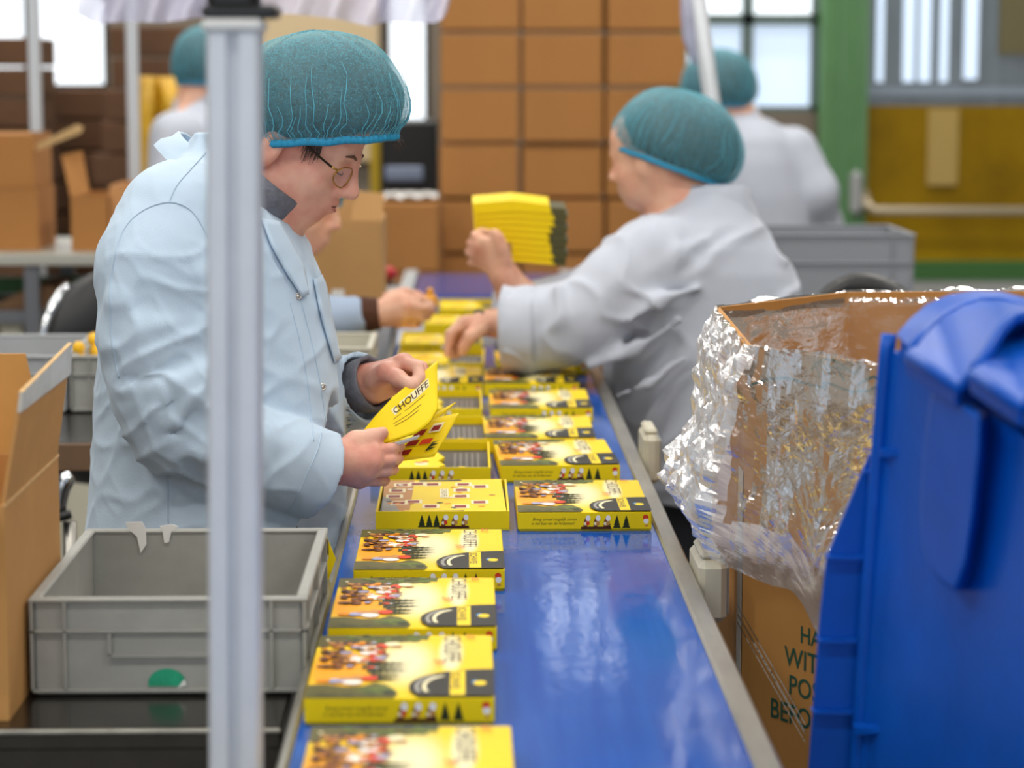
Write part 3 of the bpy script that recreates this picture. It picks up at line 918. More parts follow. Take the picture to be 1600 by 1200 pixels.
# ------------------------------------------------------------------ tall lined carton on the right
M_oct = mat('kraft_bin_board', '#b5803f', .75, var=.10, scale=5, bump=.1, bscale=40, stretch=(1, 1, .2))
ZR = at(1165, 540, 3.0)[2]
k0 = at(1165, 540, 3.0); k1 = atz(1112, 478, ZR); k2 = atz(1300, 457, ZR); k7 = atz(1392, 577, ZR)
x0 = k0[0]
OCT = [(x0, 3.00), (x0 + .012, 3.50), (x0 + .24, 3.74), (x0 + .80, 3.76), (x0 + 1.02, 3.52), (x0 + 1.0, 2.98), (x0 + .76, 2.66), (x0 + .225, 2.655)]
ob = thing('bulk_carton', (x0 + .5, 3.2, 0), 'tall eight-sided brown bulk carton with green lettering behind the blue bins', 'carton')
n8 = len(OCT)
for i in range(n8):
    a = np.array(OCT[i]); b = np.array(OCT[(i + 1) % n8])
    t = (b - a) / np.linalg.norm(b - a)
    nrm = np.array([t[1], -t[0]])
    cen = np.mean(np.array(OCT), 0)
    if np.dot(cen - a, nrm) < 0: nrm = -nrm
    q = [(a[0], a[1], .0), (b[0], b[1], .0), (b[0], b[1], ZR), (a[0], a[1], ZR)]
    MB().slab(q, (nrm[0] * .008, nrm[1] * .008, 0)).build('wall_panel', M_oct, ob)
MB().slab([(x, y, .0) for x, y in OCT], (0, 0, .02)).build('carton_base', M_oct, ob)
# green stencil lettering on the near slanted face
A = np.array(OCT[0]); B = np.array(OCT[7])
td = (B - A) / np.linalg.norm(B - A)
nn = np.array([-td[1], td[0]]);
if np.dot(np.mean(np.array(OCT), 0) - A, nn) > 0: nn = -nn
M_ink = mat('green_ink', '#1e4a38', .7)
def face_pt(px, py):
    """intersection of the view ray with the slanted face, as (distance along, z)"""
    d = ray(px, py)
    # solve CAM + d t on plane through A with normal nn
    t = np.dot(A - CAM[:2], nn) / np.dot(d[:2], nn)
    p = CAM + d * t
    return np.dot(p[:2] - A, td), p[2]
def face_text(body, px, py, hpx, name='lettering'):
    s, z = face_pt(px, py); _, z2 = face_pt(px, py - hpx)
    size = (z2 - z) / .70
    vs, fs = text_mesh(body, size, bold=size * .012)
    mb = MB()
    mb.add([(A[0] + td[0] * (s + x * .95) + nn[0] * .0006, A[1] + td[1] * (s + x * .95) + nn[1] * .0006, z + y) for x, y, _ in vs], fs)
    return mb.build(name, M_ink, ob)
face_text('HA', 1250, 1003, 26)
face_text('WITH', 1226, 1038, 30)
face_text('POS', 1232, 1083, 30)
face_text('BEFO', 1203, 1119, 30)
# printed green line drawing near the rim
def face_line(pts, r=.0016):
    pp = []
    for (a, b) in pts:
        s, z = face_pt(a, b); pp.append((s, z))
    mb = MB()
    for (s0, z0), (s1, z1) in zip(pp[:-1], pp[1:]):
        dd = np.array([s1 - s0, z1 - z0]); L = np.linalg.norm(dd); pn = np.array([-dd[1], dd[0]]) / L * r
        mb.add([(A[0] + td[0] * s + nn[0] * .0005, A[1] + td[1] * s + nn[1] * .0005, z) for s, z in ((s0 + pn[0], z0 + pn[1]), (s1 + pn[0], z1 + pn[1]), (s1 - pn[0], z1 - pn[1]), (s0 - pn[0], z0 - pn[1]))], [(0, 1, 2, 3)])
    mb.build('printed_line', M_ink, ob)
face_line([(1172, 602), (1200, 592), (1230, 590), (1262, 600), (1290, 606), (1286, 598), (1300, 600), (1330, 612), (1360, 610), (1378, 596), (1366, 588), (1352, 594), (1340, 602)])
face_line([(1268, 578), (1275, 568), (1290, 560), (1305, 566), (1312, 582), (1320, 596)])
for k in range(6):
    face_line([(1272 + 7 * k, 562 + 2 * k), (1282 + 8 * k, 590 - 2 * k)], .0012)
face_line([(1300, 560), (1318, 572), (1336, 584), (1346, 572)])
# vertical strip of tape at the near edge of the carton
MB().slab([(A[0] - .001, A[1] + .002, .5), (A[0] - .001, A[1] + .05, .5), (A[0] - .001, A[1] + .05, 1.0), (A[0] - .001, A[1] + .002, 1.0)], (-.0006, 0, 0)).build('edge_tape', M_tape_grey, ob)

# clear plastic liner folded out over the rim
def film_material(name='clear_crinkled_film', white=.06, gf=.7, rg=.14):
    m = bpy.data.materials.new(name)
    m.use_nodes = True
    nt = m.node_tree
    for n in list(nt.nodes):
        if n.type != 'OUTPUT_MATERIAL': nt.nodes.remove(n)
    out = [n for n in nt.nodes if n.type == 'OUTPUT_MATERIAL'][0]
    tc = nt.nodes.new('ShaderNodeTexCoord')
    def noise_n(scale, stretch=(1, 1, 1), detail=3, dist=.6):
        mp = nt.nodes.new('ShaderNodeMapping'); mp.inputs['Scale'].default_value = stretch
        nt.links.new(tc.outputs['Object'], mp.inputs[0])
        n = nt.nodes.new('ShaderNodeTexNoise'); n.inputs['Scale'].default_value = scale; n.inputs['Detail'].default_value = detail; n.inputs['Distortion'].default_value = dist
        nt.links.new(mp.outputs[0], n.inputs[0])
        return n.outputs[0]
    n1 = noise_n(11, (1, 1, 1.9), 4, .8); n2 = noise_n(60, (1, 1, 1.5), 2, 1.2)
    n1.node.noise_type = 'RIDGED_MULTIFRACTAL'
    ad = nt.nodes.new('ShaderNodeMath'); ad.operation = 'MULTIPLY_ADD'; ad.inputs[1].default_value = .3
    nt.links.new(n2, ad.inputs[0]); nt.links.new(n1, ad.inputs[2])
    bp = nt.nodes.new('ShaderNodeBump'); bp.inputs['Strength'].default_value = .7; bp.inputs['Distance'].default_value = .006
    nt.links.new(ad.outputs[0], bp.inputs['Height'])
    gl = nt.nodes.new('ShaderNodeBsdfGlossy'); gl.inputs['Roughness'].default_value = rg; gl.inputs['Color'].default_value = (1, 1, 1, 1)
    nt.links.new(bp.outputs[0], gl.inputs['Normal'])
    tr = nt.nodes.new('ShaderNodeBsdfTransparent'); tr.inputs[0].default_value = (.97, .97, .97, 1)
    tl = nt.nodes.new('ShaderNodeBsdfDiffuse'); tl.inputs[0].default_value = (.9, .91, .93, 1)
    lw = nt.nodes.new('ShaderNodeFresnel'); lw.inputs['IOR'].default_value = 1.65
    nt.links.new(bp.outputs[0], lw.inputs['Normal'])
    mh = nt.nodes.new('ShaderNodeMath'); mh.operation = 'MULTIPLY_ADD'; mh.inputs[1].default_value = gf; mh.inputs[2].default_value = .0; mh.use_clamp = True
    nt.links.new(lw.outputs[0], mh.inputs[0])
    m1 = nt.nodes.new('ShaderNodeMixShader'); m1.inputs[0].default_value = white
    nt.links.new(tr.outputs[0], m1.inputs[1]); nt.links.new(tl.outputs[0], m1.inputs[2])
    m2 = nt.nodes.new('ShaderNodeMixShader')
    nt.links.new(mh.outputs[0], m2.inputs[0]); nt.links.new(m1.outputs[0], m2.inputs[1]); nt.links.new(gl.outputs[0], m2.inputs[2])
    nt.links.new(m2.outputs[0], out.inputs[0])
    return m
M_film = film_material()
M_film_b = film_material('bunched_film', .42, .5, .26)
def perim(closed_pts, n):
    P = [np.array(p) for p in closed_pts]
    seg = [np.linalg.norm(P[(i + 1) % len(P)] - P[i]) for i in range(len(P))]
    tot = sum(seg); out = []
    for k in range(n):
        d = tot * k / n; i = 0
        while d > seg[i]: d -= seg[i]; i += 1
        out.append(P[i] + (P[(i + 1) % len(P)] - P[i]) * (d / seg[i]))
    return out, tot
def fn(v, *p):
    return noise.noise(Vector(v))
NP = 420
ring, tot = perim([OCT[0], OCT[7], OCT[6], OCT[5], OCT[4], OCT[3], OCT[2], OCT[1]], NP)   # from the near-left corner towards the camera-right, round
cen = np.mean(np.array(OCT), 0)
L1 = np.linalg.norm(np.array(OCT[7]) - np.array(OCT[0]))
rows = []
NT = 90
prof = []
for k in range(NT):
    t = k / (NT - 1)
    row = []
    for j in range(NP):
        p = ring[j]
        s = tot * j / NP                       # along the rim from near-left corner; left face is at the end
        left = max(0.0, min(1.0, (s - (tot - .50)) / .1)) if s > tot / 2 else max(0.0, 1 - s / .06)
        nrm = (p - ring[(j + 5) % NP]); nv = p - cen
        tg = ring[(j + 1) % NP] - ring[j - 1]; nvec = np.array([tg[1], -tg[0]]); nvec /= (np.linalg.norm(nvec) + 1e-9)
        if np.dot(nvec, nv) < 0: nvec = -nvec
        # drop of the skirt differs along the rim
        base = .275 - .0 * left + .03 * noise.noise(Vector((s * 5, 0, 0)))
        tail = .07 * math.exp(-((s - .17) / .03) ** 2)
        Lk = base + tail * .9
        inside = .16
        tt = t * (inside + Lk)
        cr = noise.noise(Vector((s * 7, tt * 9, 1.3))) * .010 + noise.noise(Vector((s * 23, tt * 17, 4.0))) * .006 + abs(noise.noise(Vector((s * 45, tt * 30, 8.0)))) * (.004 + .006 * left) + abs(noise.noise(Vector((s * 90, tt * 70, 2.0)))) * .003 * left
        if tt < inside:
            z = ZR - (inside - tt) + .004
            off = -.012 - .008 * (inside - tt) / inside + cr * .5
            off *= min(1.0, (inside - tt) / .02) if tt > inside - .02 else 1
        else:
            d = tt - inside
            z = ZR + .004 - d
            g = math.exp(-((d - .235 + .03 * left) / .055) ** 2)         # gathered roll of slack film
            off = .004 + min(d, .05) * .2 + g * (.016 + .020 * left) + left * .016 * min(1, d / .12) + cr * (.8 + .5 * left + .8 * g)
            z += -g * .01 + cr * .8
        q = p + nvec * off
        row.append((q[0], q[1], z + .004 * noise.noise(Vector((s * 14, tt * 6, 3)))))
    rows.append(row)
fm = MB(); fm.grid(rows, closed=True)
for i_ in range(NT - 1):
    for j_ in range(NP):
        s_ = tot * j_ / NP; tt_ = i_ / (NT - 1) * .43
        wob_ = .05 * noise.noise(Vector((s_ * 9, tt_ * 9, 2.0)))
        if tt_ > .155 and ((s_ > tot - .50 + wob_ or s_ < .01 + wob_ * .4) or (.20 + wob_ * .6 < tt_ - .16 < .30)): fm.m[i_ * NP + j_] = 1
film = fm.build('plastic_liner', [M_film, M_film_b], None, smooth=False, org=(x0 + .5, 3.2, ZR))
tag(film, 'clear crinkled plastic liner folded out over the rim of the bulk carton', 'plastic liner')
# a stretched strand of film running down the slanted face
st = MB()
a0 = face_pt(1155, 960); a1 = face_pt(1262, 1148)
for (wd, o) in ((.006, 0), (.003, .012), (.0025, -.01)):
    st.add([(A[0] + td[0] * s + nn[0] * .004, A[1] + td[1] * s + nn[1] * .004, z) for s, z in ((a0[0], a0[1] + o), (a0[0] + .002, a0[1] + o + wd * .5), (a1[0], a1[1] + o + wd), (a1[0], a1[1] + o))], [(0, 1, 2, 3)])
st.build('film_strand', M_film, film)

# ------------------------------------------------------------------ blue nested bins at the right edge
def ruled(a, b, th, m=M_blue_bin, name='x', par=None, sub=1):
    """thick strip between two 3-D polylines of the same length"""
    A_ = [np.array(p) for p in a]; B_ = [np.array(p) for p in b]
    n = len(A_)
    off = []
    for i in range(n):
        t = A_[min(i + 1, n - 1)] - A_[max(i - 1, 0)]
        w = B_[i] - A_[i]
        nv = np.cross(t, w); nv = nv / (np.linalg.norm(nv) + 1e-9)
        off.append(nv * th)
    mb = MB()
    vs = []
    for i in range(n): vs += [A_[i], B_[i], B_[i] + off[i], A_[i] + off[i]]
    fs = []
    for i in range(n - 1):
        o, p = i * 4, (i + 1) * 4
        for k in range(4):
            fs.append((o + k, o + (k + 1) % 4, p + (k + 1) % 4, p + k))
    fs += [(3, 2, 1, 0), tuple((n - 1) * 4 + k for k in range(4))]
    mb.add(vs, fs)
    o_ = mb.build(name, m, par, smooth=True)
    o_.modifiers.new('edges', 'EDGE_SPLIT').split_angle = R(50)
    return o_
def blue_bin(label, sh, yo, full=True):
    P = lambda x, y, Y: at(x + sh[0], y + sh[1], Y + yo)
    base = P(1450, 1200, 2.25)
    t = thing('blue_bin', (base[0], base[1], .0), label, 'bin', 'nested blue plastic bins')
    zf = .02
    def down(p): return np.array([p[0], p[1], zf])
    # outer wall panel
    wl = [P(1388, 540, 2.40), P(1420, 560, 2.36), P(1500, 610, 2.22), P(1640, 700, 1.98)]
    lean_ = [P(1335, 1200, 2.40), P(1372, 1200, 2.36), P(1470, 1200, 2.22), P(1625, 1200, 1.98)]
    low = [a + (a - b) * 1.35 for a, b in zip(lean_, wl)]
    low = [np.array([p[0], p[1], max(zf, p[2])]) for p in low]
    ruled(wl, low, -.005, name='wall_panel', par=t)
    # remaining sides and floor of the bin, behind the wall that faces the belt
    a_ = wl[0]; b_ = wl[-1]; al, bl = low[0], low[-1]
    dv = np.array([.34, .047, 0]) if full else np.array([.26, .036, 0])
    zt_ = 1.165
    def topat(p, q): return q + (p - q) * ((zt_ - q[2]) / (p[2] - q[2]))
    at_, bt_ = topat(a_, al), topat(b_, bl)
    for (p, q, p2, q2) in ((at_, al, at_ + dv, al + dv * .86), (at_ + dv, al + dv * .86, bt_ + dv, bl + dv * .86), (bt_, bl, bt_ + dv, bl + dv * .86)):
        ruled([p, p2], [q, q2], .005, name='wall_panel', par=t)
    ruled([al, bl], [al + dv * .86, bl + dv * .86], .005, name='bin_floor', par=t)
    MB().tube([at_, at_ + dv, bt_ + dv, bt_], .009, 8).build('rim_bead', M_blue_bin, t, smooth=True)
    # thick upright bead along the wall's outer edge
    MB().tube([P(1389, 522, 2.39), P(1385, 560, 2.39), P(1372, 720, 2.39), P(1356, 950, 2.39), P(1340, 1200, 2.39), P(1320, 1500, 2.39)], .008, 10).build('edge_bead', M_blue_bin, t, smooth=True)
    MB().tube([P(1408, 548, 2.375), P(1402, 600, 2.375), P(1388, 760, 2.375), P(1362, 1080, 2.375), P(1352, 1200, 2.375), P(1330, 1500, 2.375)], .0045, 8).build('wall_bead', M_blue_bin, t, smooth=True)
    if full:
        fl = MB().slab([P(1364, 706, 2.41), P(1358, 712, 2.41), P(1292, 872, 2.41), P(1282, 960, 2.41), P(1264, 1200, 2.41), P(1245, 1480, 2.41), P(1330, 1480, 2.41), P(1352, 960, 2.41)], (0, .006, 0)).build('flange', M_blue_bin, t)
        for (ya, xa, xb) in ((736, 1352, 1372), (870, 1293, 1360), (1000, 1280, 1350), (1112, 1271, 1342)):
            MB().slab([P(xa, ya, 2.40), P(xb, ya - 1, 2.40), P(xb, ya + 6, 2.40), P(xa, ya + 5, 2.40)], (0, .02, 0)).build('flange_rib', M_blue_bin, fl)
        for (xa, ya) in ((1376, 703), (1336, 1136)):
            MB().slab([P(xa, ya, 2.37), P(xa + 40, ya + 2, 2.35), P(xa + 38, ya + 9, 2.35), P(xa, ya + 12, 2.37)], (0, .02, 0)).build('wall_stop', M_blue_bin, t)
    # handle pocket hanging below the collar
    fr = [(1456, 600), (1532, 648), (1530, 700), (1520, 800), (1508, 880), (1492, 926), (1470, 912), (1450, 890), (1438, 850), (1435, 800), (1440, 710), (1448, 640)]
    pk = MB()
    if not full: fr = [(1456, 600), (1532, 648), (1532, 660), (1456, 612)]
    ff = [P(x, y, 2.20 - .0014 * (x - 1435)) for x, y in fr]
    bb = [P(x + 62, y + 2, 2.26) for x, y in fr]
    n = len(ff)
    pk.add(ff + bb, [tuple(range(n))[::-1]] + [(i, (i + 1) % n, n + (i + 1) % n, n + i) for i in range(n)])
    po = pk.build('handle_pocket', M_blue_bin, t)
    bv = po.modifiers.new('bevel', 'BEVEL'); bv.width = .006; bv.segments = 3; bv.limit_method = 'ANGLE'
    # collar: arched back edge, dropping front lip
    lip = [(1420, 556, 2.17), (1460, 580, 2.13), (1500, 606, 2.10), (1516, 590, 2.10), (1540, 555, 2.12), (1562, 518, 2.15), (1582, 498, 2.18), (1625, 490, 2.2)]
    arc = [(1424, 548, 2.19), (1446, 520, 2.26), (1470, 498, 2.32), (1498, 482, 2.36), (1530, 472, 2.38), (1562, 472, 2.38), (1592, 480, 2.37), (1640, 500, 2.35)]
    ruled([P(*p) for p in lip], [P(*p) for p in arc], .004, name='collar', par=t)
    MB().tube([P(*p) for p in lip], .0062, 8).build('lip_bead', M_blue_bin, t, smooth=True)
    MB().tube([P(*p) for p in arc], .0058, 8).build('arch_bead', M_blue_bin, t, smooth=True)
    arc2 = [(1404, 528, 2.36), (1424, 504, 2.38), (1450, 481, 2.41), (1484, 466, 2.43), (1524, 460, 2.44), (1562, 461, 2.44), (1598, 470, 2.43), (1645, 490, 2.42)]
    ruled([P(*p) for p in arc], [P(*p) for p in arc2], .004, name='outer_collar', par=t)
    MB().slab([P(1408, 512, 2.37), P(1450, 520, 2.33), P(1444, 532, 2.31), P(1416, 528, 2.35)], (0, 0, -.03)).build('corner_tab', M_blue_bin, t)
    # front skirt of the collar under the lip
    sk_a = [P(1420, 558, 2.17), P(1500, 608, 2.10)]; sk_b = [P(1424, 580, 2.18), P(1500, 634, 2.105)]
    ruled(sk_a, sk_b, -.005, name='lip_skirt', par=t)
    return t
blue_bin('blue plastic bin with ribbed flange standing right in front of the bulk carton', (0, 0), 0.0)
blue_bin('blue plastic bin cut off by the right edge of the frame, nested in its neighbour', (100, 30), -.10, full=False)

# ------------------------------------------------------------------ cartons at the back
def carton(loc, w, d, h, label, group, m=M_card_far, tape=True, name='carton'):
    t = thing(name, loc, label, 'carton', group)
    x, y, z = loc
    MB().box((x, y, z + h / 2), (w, d, h), bev=.006).build('carton_body', m, t)
    if tape:
        MB().box((x, y - d / 2 - .0006, z + h - .03), (.05, .001, .06)).build('tape', M_tape_brown, t)
        MB().box((x, y, z + h + .0004), (.05, d, .0012)).build('tape', M_tape_brown, t)
    return t
YS = 9.3
xs = [at(px, 200, YS)[0] for px in (685, 814, 945, 1074)]
zr = at(700, 135, YS)[2]; hh = zr - at(700, 222, YS)[2]
nlow = int((zr - .15) // hh)
zbase = zr - nlow * hh
pal = thing('pallet', ((xs[0] + xs[3]) / 2, YS + .2, 0), 'wooden pallet under the tall wall of stacked brown cartons', 'pallet')
for k in range(3):
    MB().box(((xs[0] + xs[3]) / 2, YS + .02 + .2 * k, .04), (xs[3] - xs[0], .08, .08)).build('bearer', M_brown_flat, pal)
for k in range(6):
    MB().box((xs[0] + (xs[3] - xs[0]) * (k + .5) / 6, YS + .2, .09), (.11, .5, .02)).build('deck_board', M_brown_flat, pal)
MB().box(((xs[0] + xs[3]) / 2, YS + .2, .1 + (zbase - .1) / 2), (xs[3] - xs[0], .5, zbase - .1)).build('support_tray', M_brown_flat, pal)
ordn = ['left', 'middle', 'right']
rown = ['lowest', 'second', 'third', 'fourth', 'fifth', 'sixth', 'seventh', 'eighth', 'ninth', 'tenth']
for r in range(nlow + 3):
    for c in range(3):
        w_ = xs[c + 1] - xs[c] - .014
        carton(((xs[c] + xs[c + 1]) / 2 + random.uniform(-.004, .004), YS + .18 + random.uniform(-.012, .012), zbase + r * hh), w_, .36, hh - .012,
               'brown carton in the %s column of the tall stack, %s layer from the floor' % (ordn[c], rown[r]), 'cartons stacked in a wall at the back', tape=False)
# lower stack beside it
x0_, x1_ = at(590, 300, 9.0)[0], at(688, 300, 9.0)[0]
zt_ = at(640, 312, 9.0)[2]
h2 = zt_ / 4
for r in range(4):
    carton(((x0_ + x1_) / 2, 9.05, r * h2), x1_ - x0_ - .01, .4, h2 - .004, 'brown carton in the low stack left of the carton wall, %s from the floor' % rown[r], 'cartons in the low stack', tape=False)
q = at(645, 301, 8.95)
pp = MB(); rows = []
for i in range(7):
    rows.append([(x0_ + .02 + (x1_ - x0_ - .03) * k / 9, 8.9 + .05 * i, zt_ + .004 + .018 * abs(math.sin(k * 1.1 + i)) ) for k in range(10)])
pp.grid(rows)
ps = pp.build('paper_sheet', M_paper, None, smooth=True, org=(q[0], 9.0, zt_))
tag(ps, 'crumpled white paper lying on the low carton stack', 'paper')
# black stand-in for a dark shelf recess, pale panel, behind the low stack
a = at(594, 188, 10.3); b = at(684, 300, 10.3)
dm = thing('recess_standin', ((a[0] + b[0]) / 2, 10.3, 0), 'black stand-in for dark shelving, a cabinet below the narrow window at the back', 'dark shelving')
MB().box(((a[0] + b[0]) / 2, 10.45, a[2] / 2), (b[0] - a[0], .4, a[2]), bev=.01).build('block', M_black, dm)
MB().box(((a[0] + b[0]) / 2 - .02, 10.24, at(640, 272, 10.2)[2]), (.16, .02, .06), bev=.006).build('bluish_panel', mat('panel_blue_grey', '#8a98b4', .4), dm)
MB().box((a[0] - .02, 10.4, a[2] * .55), (.05, .1, a[2] * 1.1), bev=.004).build('yellow_guard', mat('guard_yellow', '#c9a81c', .5), dm)

# piles of flattened cartons on the left
def pile(px0, px1, pytop, Y, n, desc, jag):
    x0_, x1_ = at(px0, 200, Y)[0], at(px1, 200, Y)[0]
    zt_ = at(px0, pytop, Y)[2]
    h_ = zt_ / n
    for k in range(n):
        o = MB(); dx = random.uniform(-jag, jag)
        o.box(((x0_ + x1_) / 2 + dx, Y + .25, h_ * (k + .5)), (x1_ - x0_, .5, h_ * .93), bev=.005)
        b_ = o.build('cardboard_bundle', M_brown_flat, None, org=((x0_ + x1_) / 2 + dx, Y + .25, h_ * k))
        tag(b_, 'flattened cartons in the %s, %s from floor' % (desc, (rown + ['eleventh', 'twelfth', 'thirteenth', 'topmost'])[k]), 'cardboard', 'flattened cartons in the %s' % desc)
pile(-70, 52, 57, 9.4, 14, 'pile at the far left edge', .01)
pile(62, 165, 138, 10.2, 11, 'low pile below the bright window', .02)
pile(160, 330, 40, 9.2, 14, 'ragged tall pile behind the white posts', .05)
M_ywrap = mat('yellow_sheet_wrap', '#c79a22', .4, var=.3, scale=6)
a = at(212, 120, 8.6); b = at(275, 290, 8.6)
yw = MB()
rows = []
for i in range(12):
    rows.append([(a[0] + (b[0] - a[0]) * (k / 7) + .02 * math.sin(i * 1.1 + k), 8.6 + .03 * math.sin(k * 1.7 + i * .6), a[2] + (0 - a[2]) * i / 11) for k in range(8)])
yw.grid(rows)
yo = yw.build('yellow_roll', M_ywrap, None, smooth=True, org=((a[0] + b[0]) / 2, 8.6, 0))
yo.modifiers.new('solid', 'SOLIDIFY').thickness = .03
tag(yo, 'crumpled yellow plastic sheet hanging behind the worker with turned back', 'plastic sheet')

# ------------------------------------------------------------------ rear work table with open cartons
YT = 6.9
ztt = at(60, 396, YT)[2]
rt = thing('rear_table', (-1.6, 7.2, 0), 'pale-edged rear work table carrying open cartons at the left', 'table')
xa, xb = at(-120, 400, YT)[0], at(240, 400, YT)[0]
MB().box(((xa + xb) / 2, YT + .35, ztt - .018), (xb - xa, .7, .036), bev=.004).build('table_top', mat('pale_steel', '#b7b3a6', .35, .6), rt)
zsh = at(60, 488, YT)[2]
MB().box(((xa + xb) / 2, YT + .33, zsh - .018), (xb - xa, .6, .036), bev=.003).build('shelf', mat('grey_shelf', '#6b6c70', .4, .4), rt)
for px in (-100, 48, 235):
    for yy in (YT + .03, YT + .65):
        MB().box((at(px, 450, YT)[0], yy, ztt / 2 - .02), (.04, .04, ztt - .04)).build('leg', mat('grey_shelf', '#6b6c70'), rt)
MB().box(((xa + xb) / 2, YT + .55, at(60, 445, YT + .55)[2]), (xb - xa, .05, .05)).build('green_rail', M_green_dark, rt)
def open_carton(px0, px1, py0, py1, Y, label, flaps, m=M_card_far, depth=.3, zb=None):
    a = at(px0, py0, Y); b = at(px1, py1, Y)
    zb = b[2] if zb is None else zb
    w_ = b[0] - a[0]; h_ = a[2] - zb
    t = thing('open_carton', ((a[0] + b[0]) / 2, Y + depth / 2, zb), label, 'carton', 'open cartons in the background')
    x = (a[0] + b[0]) / 2; th = .006
    for (c, s, nm) in (((x, Y + th / 2, zb + h_ / 2), (w_, th, h_), 'front_panel'), ((x, Y + depth - th / 2, zb + h_ / 2), (w_, th, h_), 'back_panel'), ((a[0] + th / 2, Y + depth / 2, zb + h_ / 2), (th, depth - 2 * th, h_), 'side_panel'), ((b[0] - th / 2, Y + depth / 2, zb + h_ / 2), (th, depth - 2 * th, h_), 'side_panel')):
        MB().box(c, s).build(nm, m, t)
    MB().box((x, Y + depth / 2, zb + .004), (w_ - .012, depth - .012, .006)).build('carton_floor', m, t)
    for pl in flaps:
        MB().slab([at(p, q_, Y + dy) for p, q_, dy in pl], (0, .006, 0)).build('flap', M_card_edge if len(pl) == 5 else m, t)
    return t
open_carton(-60, 60, 296, 391, YT + .12, 'closed brown carton lower of two at the left edge on the rear table', [], zb=ztt)
z2 = at(60, 296, YT + .12)[2]
open_carton(-60, 54, 210, 298, YT + .14, 'brown carton with a pale flap sticking out, upper of two at the left edge', [[(52, 228, .02), (120, 194, -.05), (130, 200, -.05), (126, 208, -.05), (56, 236, .02)], [(-60, 212, .0), (50, 212, 0), (46, 206, .12), (-60, 206, .12)]], zb=z2 + .001)
open_carton(110, 168, 306, 391, YT + .1, 'small open brown carton with one flap upright on the rear table', [[(110, 308, 0), (140, 300, .02), (128, 236, .06), (96, 242, .05)]], zb=ztt)
open_carton(171, 222, 290, 391, YT + .15, 'brown carton half hidden by the standing worker on the rear table', [], zb=ztt, m=mat('cardboard_pale', '#c9925c', .8))
# brown carton wedge on the shelf and pale boxes below it
a = at(-30, 446, YT + .1); b = at(108, 487, YT + .1)
wd = MB().slab([(a[0], YT + .1, b[2] + .001), (b[0], YT + .1, b[2] + .001), (b[0], YT + .1, b[2] + .03), (at(70, 446, YT)[0], YT + .1, a[2]), (at(45, 446, YT)[0], YT + .1, a[2])], (0, .3, 0)).build('carton_wedge', mat('cardboard_dull', '#8a6748', .85), None, org=((a[0] + b[0]) / 2, YT + .2, b[2]))
tag(wd, 'half collapsed brown carton on the shelf of the rear table', 'carton')
for i, (p0, p1) in enumerate(((2, 40), (60, 150))):
    a = at(p0, 508, YT + .1); b = at(p1, 560, YT + .1)
    t = thing('pale_box', ((a[0] + b[0]) / 2, YT + .2, 0), ['small cream box under the rear table near the left edge', 'wide cream box under the rear table behind the grey crates'][i], 'box')
    MB().box(((a[0] + b[0]) / 2, YT + .22, a[2] / 2), (b[0] - a[0], .3, a[2]), bev=.005).build('box_body', mat('cream_box', '#d5d0bb', .7), t)
    MB().box(((a[0] + b[0]) / 2, YT + .22, a[2] + .006), (b[0] - a[0] + .012, .31, .012), bev=.004).build('box_lid', mat('cream_box', '#d5d0bb', .7), t)

# white frame posts and the hanging film above
for (px, Y, lab) in ((57, 7.75, 'slim white post near the left edge in front of the brown piles'), (209, 7.75, 'slim white post left of the standing worker shoulder')):
    p = at(px, 200, Y)
    t = thing('frame_post', (p[0], Y, 0), lab, 'post')
    MB().box((p[0], Y, 1.3), (.036, .036, 2.6), bev=.004).build('post', mat('white_post', '#cfd2d6', .4, .2), t)
    MB().box((p[0], Y, .006), (.12, .12, .012), bev=.003).build('foot_plate', M_dark, t)
M_sheet = bpy.data.materials.new('milky_film'); M_sheet.use_nodes = True
nt = M_sheet.node_tree; b_ = nt.nodes['Principled BSDF']
b_.inputs['Base Color'].default_value = lin('#bdbcd2'); b_.inputs['Roughness'].default_value = .3; b_.inputs['Alpha'].default_value = .7
sh = MB(); rows = []
cols = 90
lowp = [(120, 22), (150, 38), (200, 33), (250, 36), (320, 26), (380, 22), (430, 20), (480, 24), (530, 30), (580, 42), (600, 34), (640, 36), (680, 36), (698, 26), (704, -10)]
for i in range(10):
    row = []
    for k in range(cols):
        px = 120 + (706 - 120) * k / (cols - 1)
        low = np.interp(px, [p[0] for p in lowp], [p[1] for p in lowp])
        py = -70 + (low + 70) * i / 9
        row.append(at(px, py, 5.6 + .05 * math.sin(px * .045) + .03 * math.sin(px * .11 + i * .5) - .012 * i))
    rows.append(row)
sh.grid(rows)
so = sh.build('hanging_film', M_sheet, None, smooth=True, org=tuple(at(420, -70, 5.6)))
tag(so, 'milky plastic film hanging in folds across the top of the frame', 'plastic sheet')
z = at(420, -70, 5.6)[2]
hb = MB().box((at(420, 0, 5.6)[0], 5.6, z + .012), (1.3, .03, .03), bev=.003).build('film_bar', M_alu, so)
for px in (130, 700):
    MB().box((at(px, 0, 5.6)[0], 5.6, (z + 4.6) / 2 + .012), (.02, .02, 4.6 - z - .03)).build('bar_hanger', M_alu, so)

